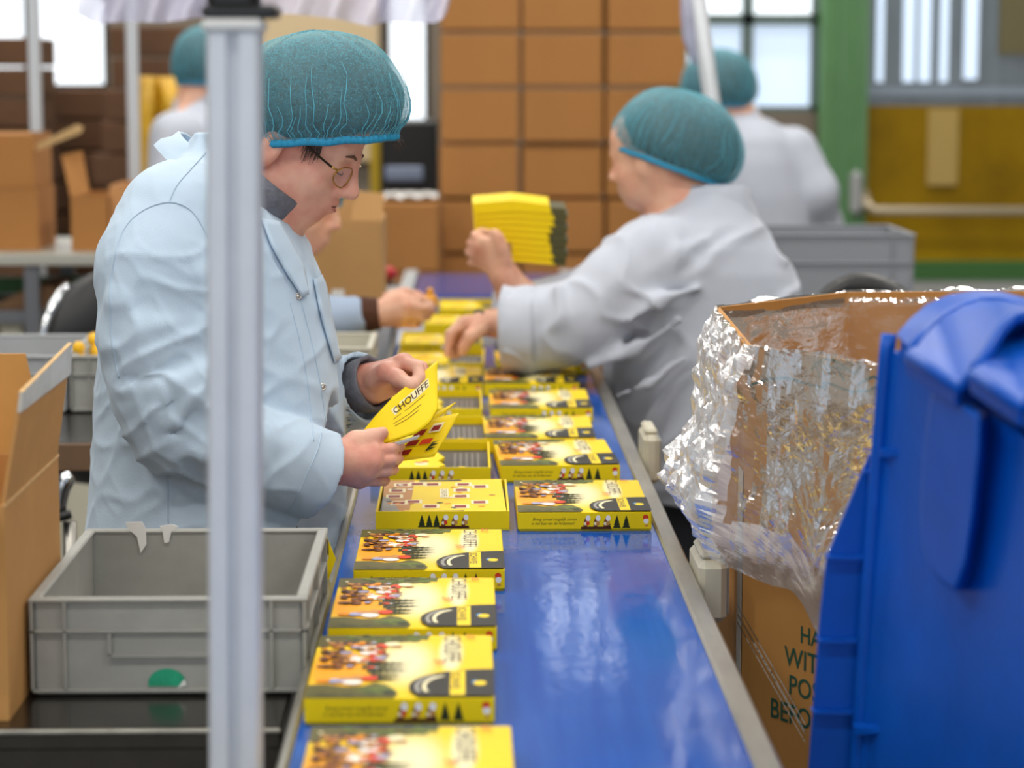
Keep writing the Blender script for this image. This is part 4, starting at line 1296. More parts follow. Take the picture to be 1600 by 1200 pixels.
# leaning white pole behind the worker across the belt
p0 = at(1089, -10, 5.95); p1 = at(1117, 190, 5.95)
dirv = (p1 - p0) / (p1[2] - p0[2])
ft = p0 + dirv * (0 - p0[2]); tp = p0 + dirv * (2.4 - p0[2])
lp = thing('leaning_pole', ft, 'white leaning pole wrapped in film behind the worker across the belt', 'pole')
MB().tube([ft + dirv * .012, tp], .021, 14).build('pole', mat('white_post', '#cfd2d6'), lp, smooth=True)
MB().tube([p0 + (-.028, 0, .1), at(1074, 20, 5.95), at(1076, 60, 5.95), at(1086, 100, 5.95)], [.012, .018, .016, .006], 10).build('film_wrap', M_sheet, lp, smooth=True)
MB().lathe(tuple(ft), [(.05, 0), (.05, .01), (.03, .02), (.0225, .05)], 16).build('foot', M_dark, lp)

# second work table with crates and pawns, behind the standing worker
yf2 = atz(100, 692, ZT)[1]
t2 = thing('crate_table', (-.9, 4.8, 0), 'dark steel table holding grey crates behind the standing worker', 'table')
xa, xb = -1.7, -.495
MB().box(((xa + xb) / 2, (yf2 + 5.1) / 2, ZT - .012), (xb - xa, 5.1 - yf2, .024), bev=.003).build('table_top', M_steel_dark, t2)
MB().box(((xa + xb) / 2, yf2 - .002, ZT - .026), (xb - xa, .008, .05), bev=.002).build('wooden_edge', mat('brown_edge', '#6d5138', .5, var=.2), t2)
for x in (xa + .05, xb - .05):
    for y in (yf2 + .06, 5.05):
        MB().box((x, y, ZT / 2 - .02), (.04, .04, ZT - .04)).build('leg', M_alu, t2)
r1 = atz(103, 556, ZT + .114)
crate('stacking_crate', (r1[0] - .15, r1[1] + .2, ZT), .3, .4, .114, 'grey plastic crate at the left edge behind the open carton', 'grey stacking crates', False, M_grey_light)
crate('stacking_crate', (r1[0] + .155, r1[1] + .2, ZT), .3, .4, .114, 'grey plastic crate with yellow pawns behind the standing worker', 'grey stacking crates', False)
MB().box((r1[0] + .155, r1[1] + .2, ZT + .05), (.26, .36, .07)).build('packing_filler', M_paper, bpy.data.objects['stacking_crate.002'])
for i, (px, py, Y, lab) in enumerate(((123, 552, r1[1] + .06, 'round yellow pawn standing in the grey crate'), (146, 512, r1[1] + .22, 'yellow pawn half hidden by the light blue coat'))):
    p = at(px, py, Y)
    t = thing('yellow_pawn', (p[0], Y, ZT + .085), lab, 'game pawn', 'yellow pawns')
    s_ = max(.045, (p[2] - ZT - .085)) / .045
    MB().lathe((p[0], Y, ZT + .085), [(.013, 0), (.0165, .006), (.0165, .016), (.011, .025), (.008, .028)], 18).build('pawn_base', mat('pawn_yellow', '#f2b705', .35), t, smooth=True)
    MB().lathe((p[0], Y, ZT + .085), [(.006, .026), (.012, .031), (.0135, .038), (.011, .046), (.004, .051)], 18).build('pawn_head', mat('pawn_yellow', '#f2b705', .35), t, smooth=True)
r2 = atz(590, 519, ZT + .11)
cs = thing('crate_stand', (r2[0] - .15, r2[1] - .15, 0), 'narrow steel stand under the cream grey crate beside the belt', 'stand')
MB().box((r2[0] - .15, r2[1] - .15, ZT - .012), (.29, .32, .022), bev=.003).build('stand_top', M_steel, cs)
for x_ in (-.13, .13):
    for y_ in (-.14, .14):
        MB().box((r2[0] - .15 + x_, r2[1] - .15 + y_, ZT / 2 - .012), (.03, .03, ZT - .024)).build('leg', M_alu, cs)
crate('stacking_crate', (r2[0] - .14, r2[1] - .15, ZT), .28, .3, .11, 'cream grey crate beside the belt under the reaching arm', 'grey stacking crates', False, mat('cream_crate', '#c4c0b0', .5))
# chrome lever on a dark column, under the table edge
p = at(104, 770, 4.15)
lv = thing('machine_lever', (p[0], 4.15, 0), 'chrome lever with dark pivot below the crate table', 'lever')
MB().tube([(p[0], 4.15, .02), (p[0] + .004, 4.15, at(104, 815, 4.15)[2])], .012, 12).build('column', M_steel, lv, smooth=True)
MB().tube([at(100, 812, 4.14), at(97, 800, 4.14)], .015, 12).build('pivot', M_black, lv, smooth=True)
MB().tube([at(96, 803, 4.14), at(94, 785, 4.14), at(96, 765, 4.14), at(103, 750, 4.14), at(112, 742, 4.14)], [.008, .012, .015, .016, .010], 14).build('handle', mat('chrome', '#c9ccd0', .12, 1.0), lv, smooth=True)
MB().box((p[0], 4.15, .01), (.16, .16, .02), bev=.004).build('base_plate', M_dark, lv)

# chairs: black shell back seen at the left, another behind the bulk carton
def chair(loc, ztop, rz, label, rim):
    t = thing('work_chair', loc, label, 'chair', 'work chairs', 0)
    x, y, _ = loc
    c_, s_ = math.cos(rz), math.sin(rz)
    rows = []
    for i in range(12):
        v = i / 11; row = []
        wv = .19 * math.sin(math.pi * (.12 + .76 * v)) ** .6
        for k in range(13):
            u = -1 + 2 * k / 12
            lx = wv * u; ly = -.06 * (1 - u * u) - .03 * math.sin(v * 3)
            zz = ztop - .33 + .33 * v * (1 - .14 * u * u)
            row.append((x + lx * c_ - ly * s_, y + lx * s_ + ly * c_, zz))
        rows.append(row)
    b = MB(); b.grid(rows); o = b.build('backrest', M_black, t, smooth=True)
    o.modifiers.new('solid', 'SOLIDIFY').thickness = .03
    if rim:
        MB().tube([r_[0] for r_ in rows], .014, 8).build('rim_piping', mat('chrome', '#c9ccd0'), t, smooth=True)
    zs_ = ztop - .45
    MB().lathe((x + .16 * s_, y - .16 * c_ + .0, zs_), [(.05, -.03), (.2, -.03), (.22, 0), (.2, .035), (.05, .045)], 22).build('seat', M_black, t, smooth=True)
    MB().tube([(x, y, zs_ - .02), (x, y, ztop - .25)], .02, 8).build('back_stem', M_dark, t)
    MB().tube([(x + .16 * s_, y - .16 * c_, .08), (x + .16 * s_, y - .16 * c_, zs_ - .02)], .025, 12).build('gas_column', M_dark, t)
    for k in range(5):
        a_ = k * 2 * math.pi / 5
        MB().tube([(x + .16 * s_, y - .16 * c_, .09), (x + .16 * s_ + .26 * math.cos(a_), y - .16 * c_ + .26 * math.sin(a_), .04)], [.022, .016], 8).build('base_arm', M_dark, t)
        MB().lathe((x + .16 * s_ + .26 * math.cos(a_), y - .16 * c_ + .26 * math.sin(a_), .025), [(.004, -.025), (.022, -.015), (.025, 0), (.022, .015), (.004, .02)], 10).build('caster', M_black, t)
    return t
p = at(168, 412, 5.75)
chair((p[0], 5.75, 0), p[2], R(35), 'black work chair with bright rim beside the light blue coat', True)
p = at(1356, 430, 4.5)
chair((p[0], 4.5, 0), p[2], R(180), 'black round-backed work chair just behind the bulk carton', False)

# big grey container on a stand behind the worker across the belt
p = at(1432, 366, 6.3); pb = at(1400, 452, 6.3)
zst = pb[2] - .08
st_ = thing('container_stand', (p[0] - .3, 6.5, 0), 'plain grey stand under the large grey container', 'stand')
MB().box((p[0] - .3, 6.5, zst - .015), (.66, .46, .03), bev=.003).build('stand_top', M_grey_light, st_)
for x in (-.28, .28):
    for y in (-.18, .18):
        MB().box((p[0] - .3 + x, 6.5 + y, zst / 2 - .015), (.04, .04, zst - .03)).build('leg', M_alu, st_)
crate('large_container', (p[0] - .3, 6.3 + .2, zst), .6, .4, p[2] - zst, 'large grey container with stepped rim behind the worker across the belt', None, False, mat('container_grey', '#8f9298', .5), ribs=(.1, .9))

# open brown carton beyond the standing worker, on its own table
p = at(505, 345, 5.85); pr = at(598, 470, 5.85)
t3 = thing('side_table', ((p[0] + pr[0]) / 2, 6.0, 0), 'small steel side table under the tall open carton', 'table')
MB().box((-.35, 6.02, pr[2] - .012), (.36, .5, .024), bev=.003).build('table_top', M_steel, t3)
for x in (-.50, -.20):
    for y in (5.82, 6.22):
        MB().box((x, y, pr[2] / 2 - .012), (.035, .035, pr[2] - .024)).build('leg', M_alu, t3)
open_carton(470, 598, 345, 470, 5.85, 'tall open tan carton with a raised flap beyond the standing worker', [[(548, 346, .02), (598, 346, 0), (600, 302, .03), (556, 298, .05)], [(470, 346, .28), (598, 346, .28), (598, 310, .30), (470, 310, .30)]], m=mat('cardboard_tan', '#b98d57', .8, var=.05), depth=.3, zb=pr[2])
p = at(528, 462, 5.845)
MB().box((p[0], 5.8485, p[2]), (.03, .001, .03)).build('address_label', M_paper, [o for o in bpy.data.objects if o.name.startswith('open_carton') and 'tall open tan' in o.get('label', '')][0])

# ------------------------------------------------------------------ smooth distance-field modelling for the figures
class SDF:
    def __init__(s, lo, hi, h):
        s.lo = np.array(lo, float); s.h = h
        s.n = np.maximum(4, np.ceil((np.array(hi, float) - s.lo) / h).astype(int) + 1)
        s.ax = [(s.lo[i] + h * np.arange(s.n[i])).astype(np.float32) for i in range(3)]
        s.F = np.full(tuple(s.n), .2, np.float32)
    def win(s, lo, hi):
        i0 = np.clip(np.floor((np.array(lo) - s.lo) / s.h).astype(int), 0, s.n - 1)
        i1 = np.clip(np.ceil((np.array(hi) - s.lo) / s.h).astype(int) + 1, 1, s.n)
        sl = tuple(slice(a, max(b, a + 1)) for a, b in zip(i0, i1))
        X = s.ax[0][sl[0]][:, None, None]; Y = s.ax[1][sl[1]][None, :, None]; Z = s.ax[2][sl[2]][None, None, :]
        return sl, X, Y, Z
    def put(s, sl, d, k, sub=False):
        A = s.F[sl]
        if sub:
            d = -d
            t = np.clip(.5 - .5 * (A - d) / k, 0, 1)
            s.F[sl] = A + (d - A) * t + k * t * (1 - t)
        else:
            t = np.clip(.5 + .5 * (d - A) / k, 0, 1)
            s.F[sl] = d + (A - d) * t - k * t * (1 - t)
    def cap(s, a, b, ra, rb=None, k=.01, sub=False, flat=None):
        a = np.array(a, float); b = np.array(b, float)
        rb = ra if rb is None else rb
        m = max(ra, rb) * (1 if flat is None else max(1, flat[1])) + k + 3 * s.h
        sl, X, Y, Z = s.win(np.minimum(a, b) - m, np.maximum(a, b) + m)
        px, py, pz = X - a[0], Y - a[1], Z - a[2]
        d = b - a; dd = float(d @ d) + 1e-12
        t = np.clip((px * d[0] + py * d[1] + pz * d[2]) / dd, 0, 1)
        qx, qy, qz = px - t * d[0], py - t * d[1], pz - t * d[2]
        if flat is not None:
            n = np.array(flat[0], float); n /= np.linalg.norm(n)
            c = (qx * n[0] + qy * n[1] + qz * n[2]) * (1 / flat[1] - 1)
            qx, qy, qz = qx + c * n[0], qy + c * n[1], qz + c * n[2]
        D = np.sqrt(qx * qx + qy * qy + qz * qz) - (ra + (rb - ra) * t)
        s.put(sl, D.astype(np.float32), k, sub)
    def chain(s, pts, rad, k=.01, flat=None, sub=False):
        for i in range(len(pts) - 1):
            s.cap(pts[i], pts[i + 1], rad[i], rad[i + 1], k, sub, flat)
    def ell(s, c, r, Rm=None, k=.01, sub=False):
        c = np.array(c, float); r = np.array(r, float)
        m = max(r) + k + 3 * s.h
        sl, X, Y, Z = s.win(c - m, c + m)
        px, py, pz = X - c[0], Y - c[1], Z - c[2]
        if Rm is not None:
            Rm = np.array(Rm)
            px, py, pz = [px * Rm[0, i] + py * Rm[1, i] + pz * Rm[2, i] for i in range(3)]
        k0 = np.sqrt((px / r[0]) ** 2 + (py / r[1]) ** 2 + (pz / r[2]) ** 2)
        k1 = np.sqrt((px / r[0] ** 2) ** 2 + (py / r[1] ** 2) ** 2 + (pz / r[2] ** 2) ** 2) + 1e-6
        s.put(sl, (k0 * (k0 - 1) / k1).astype(np.float32), k, sub)
    def levels(s, zz, x0, x1, y0, y1, k=.02, p=2.3):
        """trunk with an elliptical section per height: zz ascending; x/y extents per level"""
        zz = np.array(zz, float)
        sl, X, Y, Z = s.win((min(x0) - .05, min(y0) - .05, zz[0]), (max(x1) + .05, max(y1) + .05, zz[-1]))
        z = Z.ravel()
        def ip(v): 
            v = np.array(v, float)
            # smooth interpolation
            return np.interp(z, zz, v)[None, None, :]
        cx = ip((np.array(x0) + np.array(x1)) / 2); rx = ip((np.array(x1) - np.array(x0)) / 2)
        cy = ip((np.array(y0) + np.array(y1)) / 2); ry = ip((np.array(y1) - np.array(y0)) / 2)
        ux, uy = np.abs(X - cx) / rx, np.abs(Y - cy) / ry
        k0 = (ux ** p + uy ** p) ** (1 / p)
        D = (k0 - 1) * np.minimum(rx, ry)
        s.put(sl, D.astype(np.float32), k)
    def cut(s, pt, nrm, rad, k=.002):
        """remove what lies on the +nrm side of a plane, within rad of pt"""
        pt = np.array(pt, float); nrm = np.array(nrm, float); nrm /= np.linalg.norm(nrm)
        sl, X, Y, Z = s.win(pt - rad, pt + rad)
        D = (X - pt[0]) * nrm[0] + (Y - pt[1]) * nrm[1] + (Z - pt[2]) * nrm[2]
        rr = np.sqrt((X - pt[0]) ** 2 + (Y - pt[1]) ** 2 + (Z - pt[2]) ** 2)
        A = s.F[sl]
        s.F[sl] = np.where(rr < rad, np.maximum(A, D), A).astype(np.float32)
    def mesh(s, smooth=1):
        F = s.F.copy()
        F[0] = F[-1] = .2; F[:, 0] = F[:, -1] = .2; F[:, :, 0] = F[:, :, -1] = .2
        ins = F < 0
        nx, ny, nz = F.shape
        cnt = np.zeros((nx - 1, ny - 1, nz - 1), np.int8)
        for a in (0, 1):
            for b in (0, 1):
                for c in (0, 1):
                    cnt += ins[a:nx - 1 + a, b:ny - 1 + b, c:nz - 1 + c]
        act = np.argwhere((cnt > 0) & (cnt < 8))
        idx = np.full(cnt.shape, -1, np.int32)
        idx[act[:, 0], act[:, 1], act[:, 2]] = np.arange(len(act))
        acc = np.zeros((len(act), 3)); num = np.zeros(len(act))
        corners = [(0, 0, 0), (1, 0, 0), (0, 1, 0), (1, 1, 0), (0, 0, 1), (1, 0, 1), (0, 1, 1), (1, 1, 1)]
        val = [F[act[:, 0] + c[0], act[:, 1] + c[1], act[:, 2] + c[2]].astype(float) for c in corners]
        for i in range(8):
            for j in range(i + 1, 8):
                df = np.array(corners[j]) - np.array(corners[i])
                if np.abs(df).sum() != 1: continue
                a, b = val[i], val[j]
                m = (a < 0) != (b < 0)
                t = np.where(m, a / np.where(m, a - b, 1), 0)
                acc += np.where(m[:, None], np.array(corners[i]) + t[:, None] * df, 0); num += m
        v = (act + acc / num[:, None]) * s.h + s.lo
        quads = []
        for ax in range(3):
            o1, o2 = [(1, 2), (2, 0), (0, 1)][ax]
            sa = [slice(None)] * 3; sb = [slice(None)] * 3
            sa[ax] = slice(0, -1); sb[ax] = slice(1, None)
            A = ins[tuple(sa)]; B = ins[tuple(sb)]
            e = np.argwhere(A != B)
            e = e[(e[:, o1] > 0) & (e[:, o2] > 0)]
            flip = A[e[:, 0], e[:, 1], e[:, 2]]
            q = []
            for (d1, d2) in ((-1, -1), (0, -1), (0, 0), (-1, 0)):
                c = e.copy(); c[:, o1] += d1; c[:, o2] += d2
                c[:, ax] = np.minimum(c[:, ax], idx.shape[ax] - 1)
                q.append(idx[c[:, 0], np.minimum(c[:, 1], idx.shape[1] - 1), np.minimum(c[:, 2], idx.shape[2] - 1)])
            q = np.stack(q, 1)
            q[~flip] = q[~flip][:, ::-1]
            quads.append(q)
        f = np.concatenate(quads)
        f = f[(f >= 0).all(1)]
        for _ in range(smooth):
            sm = np.zeros_like(v); ct = np.zeros(len(v))
            for a, b in ((0, 1), (1, 2), (2, 3), (3, 0)):
                np.add.at(sm, f[:, a], v[f[:, b]]); np.add.at(ct, f[:, a], 1)
                np.add.at(sm, f[:, b], v[f[:, a]]); np.add.at(ct, f[:, b], 1)
            v = v * .4 + .6 * sm / np.maximum(ct, 1)[:, None]
        return v, f
def normals(v, f):
    n = np.cross(v[f[:, 2]] - v[f[:, 0]], v[f[:, 3]] - v[f[:, 1]])
    vn = np.zeros_like(v)
    for k in range(4): np.add.at(vn, f[:, k], n)
    return vn / (np.linalg.norm(vn, axis=1)[:, None] + 1e-12)
def np_obj(name, v, f, m, parent):
    org = np.array(WLOC.get(parent.name, (0, 0, 0)))
    me = bpy.data.meshes.new(name)
    vv = (v - org).astype(np.float32)
    me.vertices.add(len(vv)); me.vertices.foreach_set('co', vv.ravel())
    me.loops.add(f.size); me.loops.foreach_set('vertex_index', f.astype(np.int32).ravel())
    me.polygons.add(len(f)); me.polygons.foreach_set('loop_start', np.arange(0, f.size, 4, dtype=np.int32))
    me.update(calc_edges=True); me.validate()
    me.polygons.foreach_set('use_smooth', np.ones(len(me.polygons), bool))
    me.materials.append(m)
    o = bpy.data.objects.new(name, me); C.objects.link(o); o.parent = parent
    WLOC[o.name] = tuple(org)
    return o
def fold_noise(v, f, amp, sc, seed, amask=None):
    n = normals(v, f)
    d = np.array([noise.noise(Vector((p[0] * sc[0] + seed, p[1] * sc[1], p[2] * sc[2]))) for p in v])
    if amask is not None: d = d * amask
    return v + n * (d * amp)[:, None]
def ridge_noise(v, f, amp, sc, seed, mask, warp):
    """creases: narrow ridges of warped noise, pushed along the normals"""
    n = normals(v, f); d = np.empty(len(v))
    for i, p in enumerate(v):
        w_ = noise.noise(Vector((p[0] * 6 + seed, p[1] * 6, p[2] * 6)))
        q = noise.noise(Vector(((p[0] + p[2] * .55) * sc[0] + warp[0] * w_, p[1] * sc[1] + seed, (p[2] - p[0] * .5) * sc[2] + warp[2] * w_)))
        t = 1 - min(1, abs(q) * 2.6)
        d[i] = t * t - .3
    return v + n * (d * amp * mask)[:, None]
from mathutils.bvhtree import BVHTree
class Caster:
    def __init__(s, v, f):
        s.t = BVHTree.FromPolygons([tuple(p) for p in v.tolist()], f.tolist())
    def hit(s, px, py, off=.0):
        d = ray(px, py); d = d / np.linalg.norm(d)
        p, n, _, _ = s.t.ray_cast(Vector(CAM), Vector(d))
        if p is None: return None
        if n.dot(Vector(d)) > 0: n = -n
        return np.array(p + n * off)
    def line(s, pts, sub=6, off=.0):
        out = []
        for (a, b) in zip(pts[:-1], pts[1:]):
            for k in range(sub):
                t = k / sub
                h = s.hit(a[0] + (b[0] - a[0]) * t, a[1] + (b[1] - a[1]) * t, off)
                if h is not None: out.append(h)
        h = s.hit(pts[-1][0], pts[-1][1], off)
        if h is not None: out.append(h)
        keep = []                                     # drop points that jump to another layer
        for p in out:
            if not keep or np.linalg.norm(p - keep[-1]) < .05: keep.append(p)
        return keep
    def patch(s, left, right, n, m, off):
        """cloth patch lying on the surface between two image polylines"""
        def samp(pl, t):
            L = [0]
            for a, b in zip(pl[:-1], pl[1:]): L.append(L[-1] + math.hypot(b[0] - a[0], b[1] - a[1]))
            d = t * L[-1]
            return np.array([np.interp(d, L, [p[0] for p in pl]), np.interp(d, L, [p[1] for p in pl])])
        rows = []
        for i in range(n + 1):
            a, b = samp(left, i / n), samp(right, i / n)
            row = []
            for k in range(m + 1):
                q = a + (b - a) * k / m
                h = s.hit(q[0], q[1], off)
                row.append(h)
            rows.append(row)
        last = None
        for row in rows:
            for k in range(len(row)):
                if row[k] is None: row[k] = last if last is not None else np.zeros(3)
                last = row[k]
        return rows

def skin_material(name, c, red):
    m = bpy.data.materials.new(name); m.use_nodes = True
    nt = m.node_tree; b = nt.nodes['Principled BSDF']
    tc = nt.nodes.new('ShaderNodeTexCoord')
    n = nt.nodes.new('ShaderNodeTexNoise'); n.inputs['Scale'].default_value = 22; n.inputs['Detail'].default_value = 5
    nt.links.new(tc.outputs['Object'], n.inputs[0])
    mx = nt.nodes.new('ShaderNodeMix'); mx.data_type = 'RGBA'
    mx.inputs[6].default_value = lin(c); mx.inputs[7].default_value = lin(red)
    rp = nt.nodes.new('ShaderNodeMapRange'); rp.inputs[1].default_value = .38; rp.inputs[2].default_value = .68
    nt.links.new(n.outputs[0], rp.inputs[0]); nt.links.new(rp.outputs[0], mx.inputs[0]); nt.links.new(mx.outputs[2], b.inputs['Base Color'])
    n2 = nt.nodes.new('ShaderNodeTexNoise'); n2.inputs['Scale'].default_value = 260; n2.inputs['Detail'].default_value = 2
    nt.links.new(tc.outputs['Object'], n2.inputs[0])
    bp = nt.nodes.new('ShaderNodeBump'); bp.inputs['Strength'].default_value = .12; bp.inputs['Distance'].default_value = .002
    nt.links.new(n2.outputs[0], bp.inputs['Height']); nt.links.new(bp.outputs[0], b.inputs['Normal'])
    b.inputs['Roughness'].default_value = .48
    b.inputs['Subsurface Weight'].default_value = .12
    b.inputs['Subsurface Radius'].default_value = (.010, .004, .002); b.inputs['Subsurface Scale'].default_value = .4
    return m
M_skin = skin_material('skin_rosy', '#e6b198', '#d68c78')
M_skin2 = skin_material('skin_fair', '#e6b497', '#d99a80')
M_coat = mat('light_blue_cotton', '#bccfe0', .85, var=.05, scale=5, bump=.10, bscale=420, sheen=.15)
M_coat_w = mat('pale_grey_cotton', '#bfc4d0', .85, var=.05, scale=5, sheen=.15)
M_seam = mat('coat_seam', '#b4c8da', .85)
M_fleece = mat('grey_fleece', '#6f7078', .95, var=.2, scale=90, bump=.5, bscale=300)
M_hair = mat('dark_brown_hair', '#43342a', .55, var=.4, scale=40, stretch=(1, 1, 4))
M_trouser = mat('dark_trousers', '#23262e', .85, var=.15)
M_shoe = mat('black_shoe', '#161616', .4)
M_snap = mat('snap_metal', '#c9c6bf', .3, .8)
def net_material():
    m = bpy.data.materials.new('teal_hair_net'); m.use_nodes = True
    nt = m.node_tree
    b = nt.nodes['Principled BSDF']; out = [n for n in nt.nodes if n.type == 'OUTPUT_MATERIAL'][0]
    b.inputs['Base Color'].default_value = lin('#62adbd'); b.inputs['Roughness'].default_value = .75
    tc = nt.nodes.new('ShaderNodeTexCoord')
    n = nt.nodes.new('ShaderNodeTexNoise'); n.inputs['Scale'].default_value = 320; n.inputs['Detail'].default_value = 4; n.inputs['Roughness'].default_value = .7
    nt.links.new(tc.outputs['Object'], n.inputs[0])
    bp = nt.nodes.new('ShaderNodeBump'); bp.inputs['Strength'].default_value = .5; bp.inputs['Distance'].default_value = .003
    nt.links.new(n.outputs[0], bp.inputs['Height']); nt.links.new(bp.outputs[0], b.inputs['Normal'])
    tr = nt.nodes.new('ShaderNodeBsdfTransparent')
    ms = nt.nodes.new('ShaderNodeMixShader')
    lw = nt.nodes.new('ShaderNodeLayerWeight'); lw.inputs[0].default_value = .35
    rp = nt.nodes.new('ShaderNodeMapRange'); rp.inputs[1].default_value = .3; rp.inputs[2].default_value = .7; rp.inputs[3].default_value = .12; rp.inputs[4].default_value = .55
    nt.links.new(n.outputs[0], rp.inputs[0])
    ad = nt.nodes.new('ShaderNodeMath'); ad.operation = 'ADD'; ad.use_clamp = True
    lp2 = nt.nodes.new('ShaderNodeMath'); lp2.operation = 'MULTIPLY'; lp2.inputs[1].default_value = .4
    nt.links.new(lw.outputs['Facing'], lp2.inputs[0])
    nt.links.new(rp.outputs[0], ad.inputs[0]); nt.links.new(lp2.outputs[0], ad.inputs[1])
    nt.links.new(ad.outputs[0], ms.inputs[0]); nt.links.new(tr.outputs[0], ms.inputs[1]); nt.links.new(b.outputs[0], ms.inputs[2])
    nt.links.new(ms.outputs[0], out.inputs[0])
    return m
M_net = net_material()
M_net_pleat = mat('net_pleat_crease', '#5fb4c8', .7)
M_net_band = mat('teal_net_band', '#1f93bd', .6, bump=.3, bscale=200)

def frame(fwd, pitch, roll=0.0):
    """head axes as columns: forward, left, up; fwd = horizontal heading, pitch > 0 looks down"""
    f = np.array([fwd[0], fwd[1], 0.0]); f /= np.linalg.norm(f)
    u = np.array([0, 0, 1.0]); l = np.cross(u, f)
    f2 = f * math.cos(pitch) - u * math.sin(pitch)
    u2 = u * math.cos(pitch) + f * math.sin(pitch)
    if roll:
        l, u2 = l * math.cos(roll) + u2 * math.sin(roll), u2 * math.cos(roll) - l * math.sin(roll)
    return np.stack([f2, l, u2], 1)
def head(S, O, A, k=1.0, lf=1.0):
    """face and skull in ear-centred axes A (columns forward, left, up), k = size"""
    def P(f, l, u):
        if u < -.02: u = -.02 + (u + .02) * lf
        return O + A @ (np.array([f, l, u]) * k)
    E = lambda c, r, kk=.02, sub=False, Rm=None: S.ell(P(*c), np.array(r) * k, A if Rm is None else Rm, kk * k, sub)
    E((-.008, 0, .052), (.098, .074, .086))
    E((.046, 0, .058), (.048, .060, .050), .03)
    E((.036, 0, -.012), (.060, .058, .078), .03)
    E((.036, 0, -.052), (.046, .050, .036), .025)
    E((.074, 0, -.076), (.017, .021, .015), .02)
    for s in (-1, 1):
        E((.060, .040 * s, -.018), (.024, .020, .022), .02)
        S.cap(P(.084, .036 * s, .030), P(.093, .006 * s, .029), .0085 * k, .0085 * k, .014 * k)
    E((.074, 0, -.042), (.026, .028, .024), .018)
    for s in (-1, 1):
        E((.101, .031 * s, .011), (.016, .017, .0105), .012, True)
        E((.081, .031 * s, .010), (.0135, .0140, .0125), .004)
        S.cap(P(.087, .020 * s, .019), P(.085, .043 * s, .017), .0035 * k, .003 * k, .004 * k)
    S.cap(P(.096, 0, .024), P(.1135, 0, -.012), .0075 * k, .0100 * k, .012 * k)
    E((.1135, 0, -.016), (.0125, .0125, .0105), .006)
    for s in (-1, 1):
        E((.1025, .0115 * s, -.021), (.0105, .0075, .0080), .005)
        E((.109, .0055 * s, -.028), (.0045, .0035, .0040), .003, True)
    for s in (-1, 1):
        S.cap(P(.1010, .003 * s, -.0445), P(.088, .023 * s, -.0500), .0055 * k, .0035 * k, .006 * k)
        S.cap(P(.0985, .003 * s, -.0570), P(.087, .021 * s, -.0520), .0065 * k, .0035 * k, .006 * k)
    S.cap(P(.104, -.016, -.0508), P(.104, .016, -.0508), .0022 * k, .0022 * k, .003 * k, True)
    for s in (-1, 1):
        E((-.002, .073 * s, .002), (.017, .009, .031), .006)
        E((.002, .083 * s, .004), (.0085, .006, .018), .005, True)
    return P
def hand(S, wrist, knuckles, fingers, thumb, wr=.024, kr=.0125, fr=.0092, k=.008):
    for q in knuckles:
        S.cap(wrist, q, wr * .82, kr, .012)
    for a, b in zip(knuckles[:-1], knuckles[1:]):
        S.cap(a, b, kr * .92, kr * .92, .006)
    for q, fg in zip(knuckles, fingers):
        pts = [q] + list(fg)
        rr = [fr * 1.12, fr * 1.04, fr * .94, fr * .82][:len(pts)]
        S.chain(pts, rr, .0015)
    tr = [.0175, .0135, .0112, .0088][:len(thumb)]
    S.chain(thumb, tr, .009)
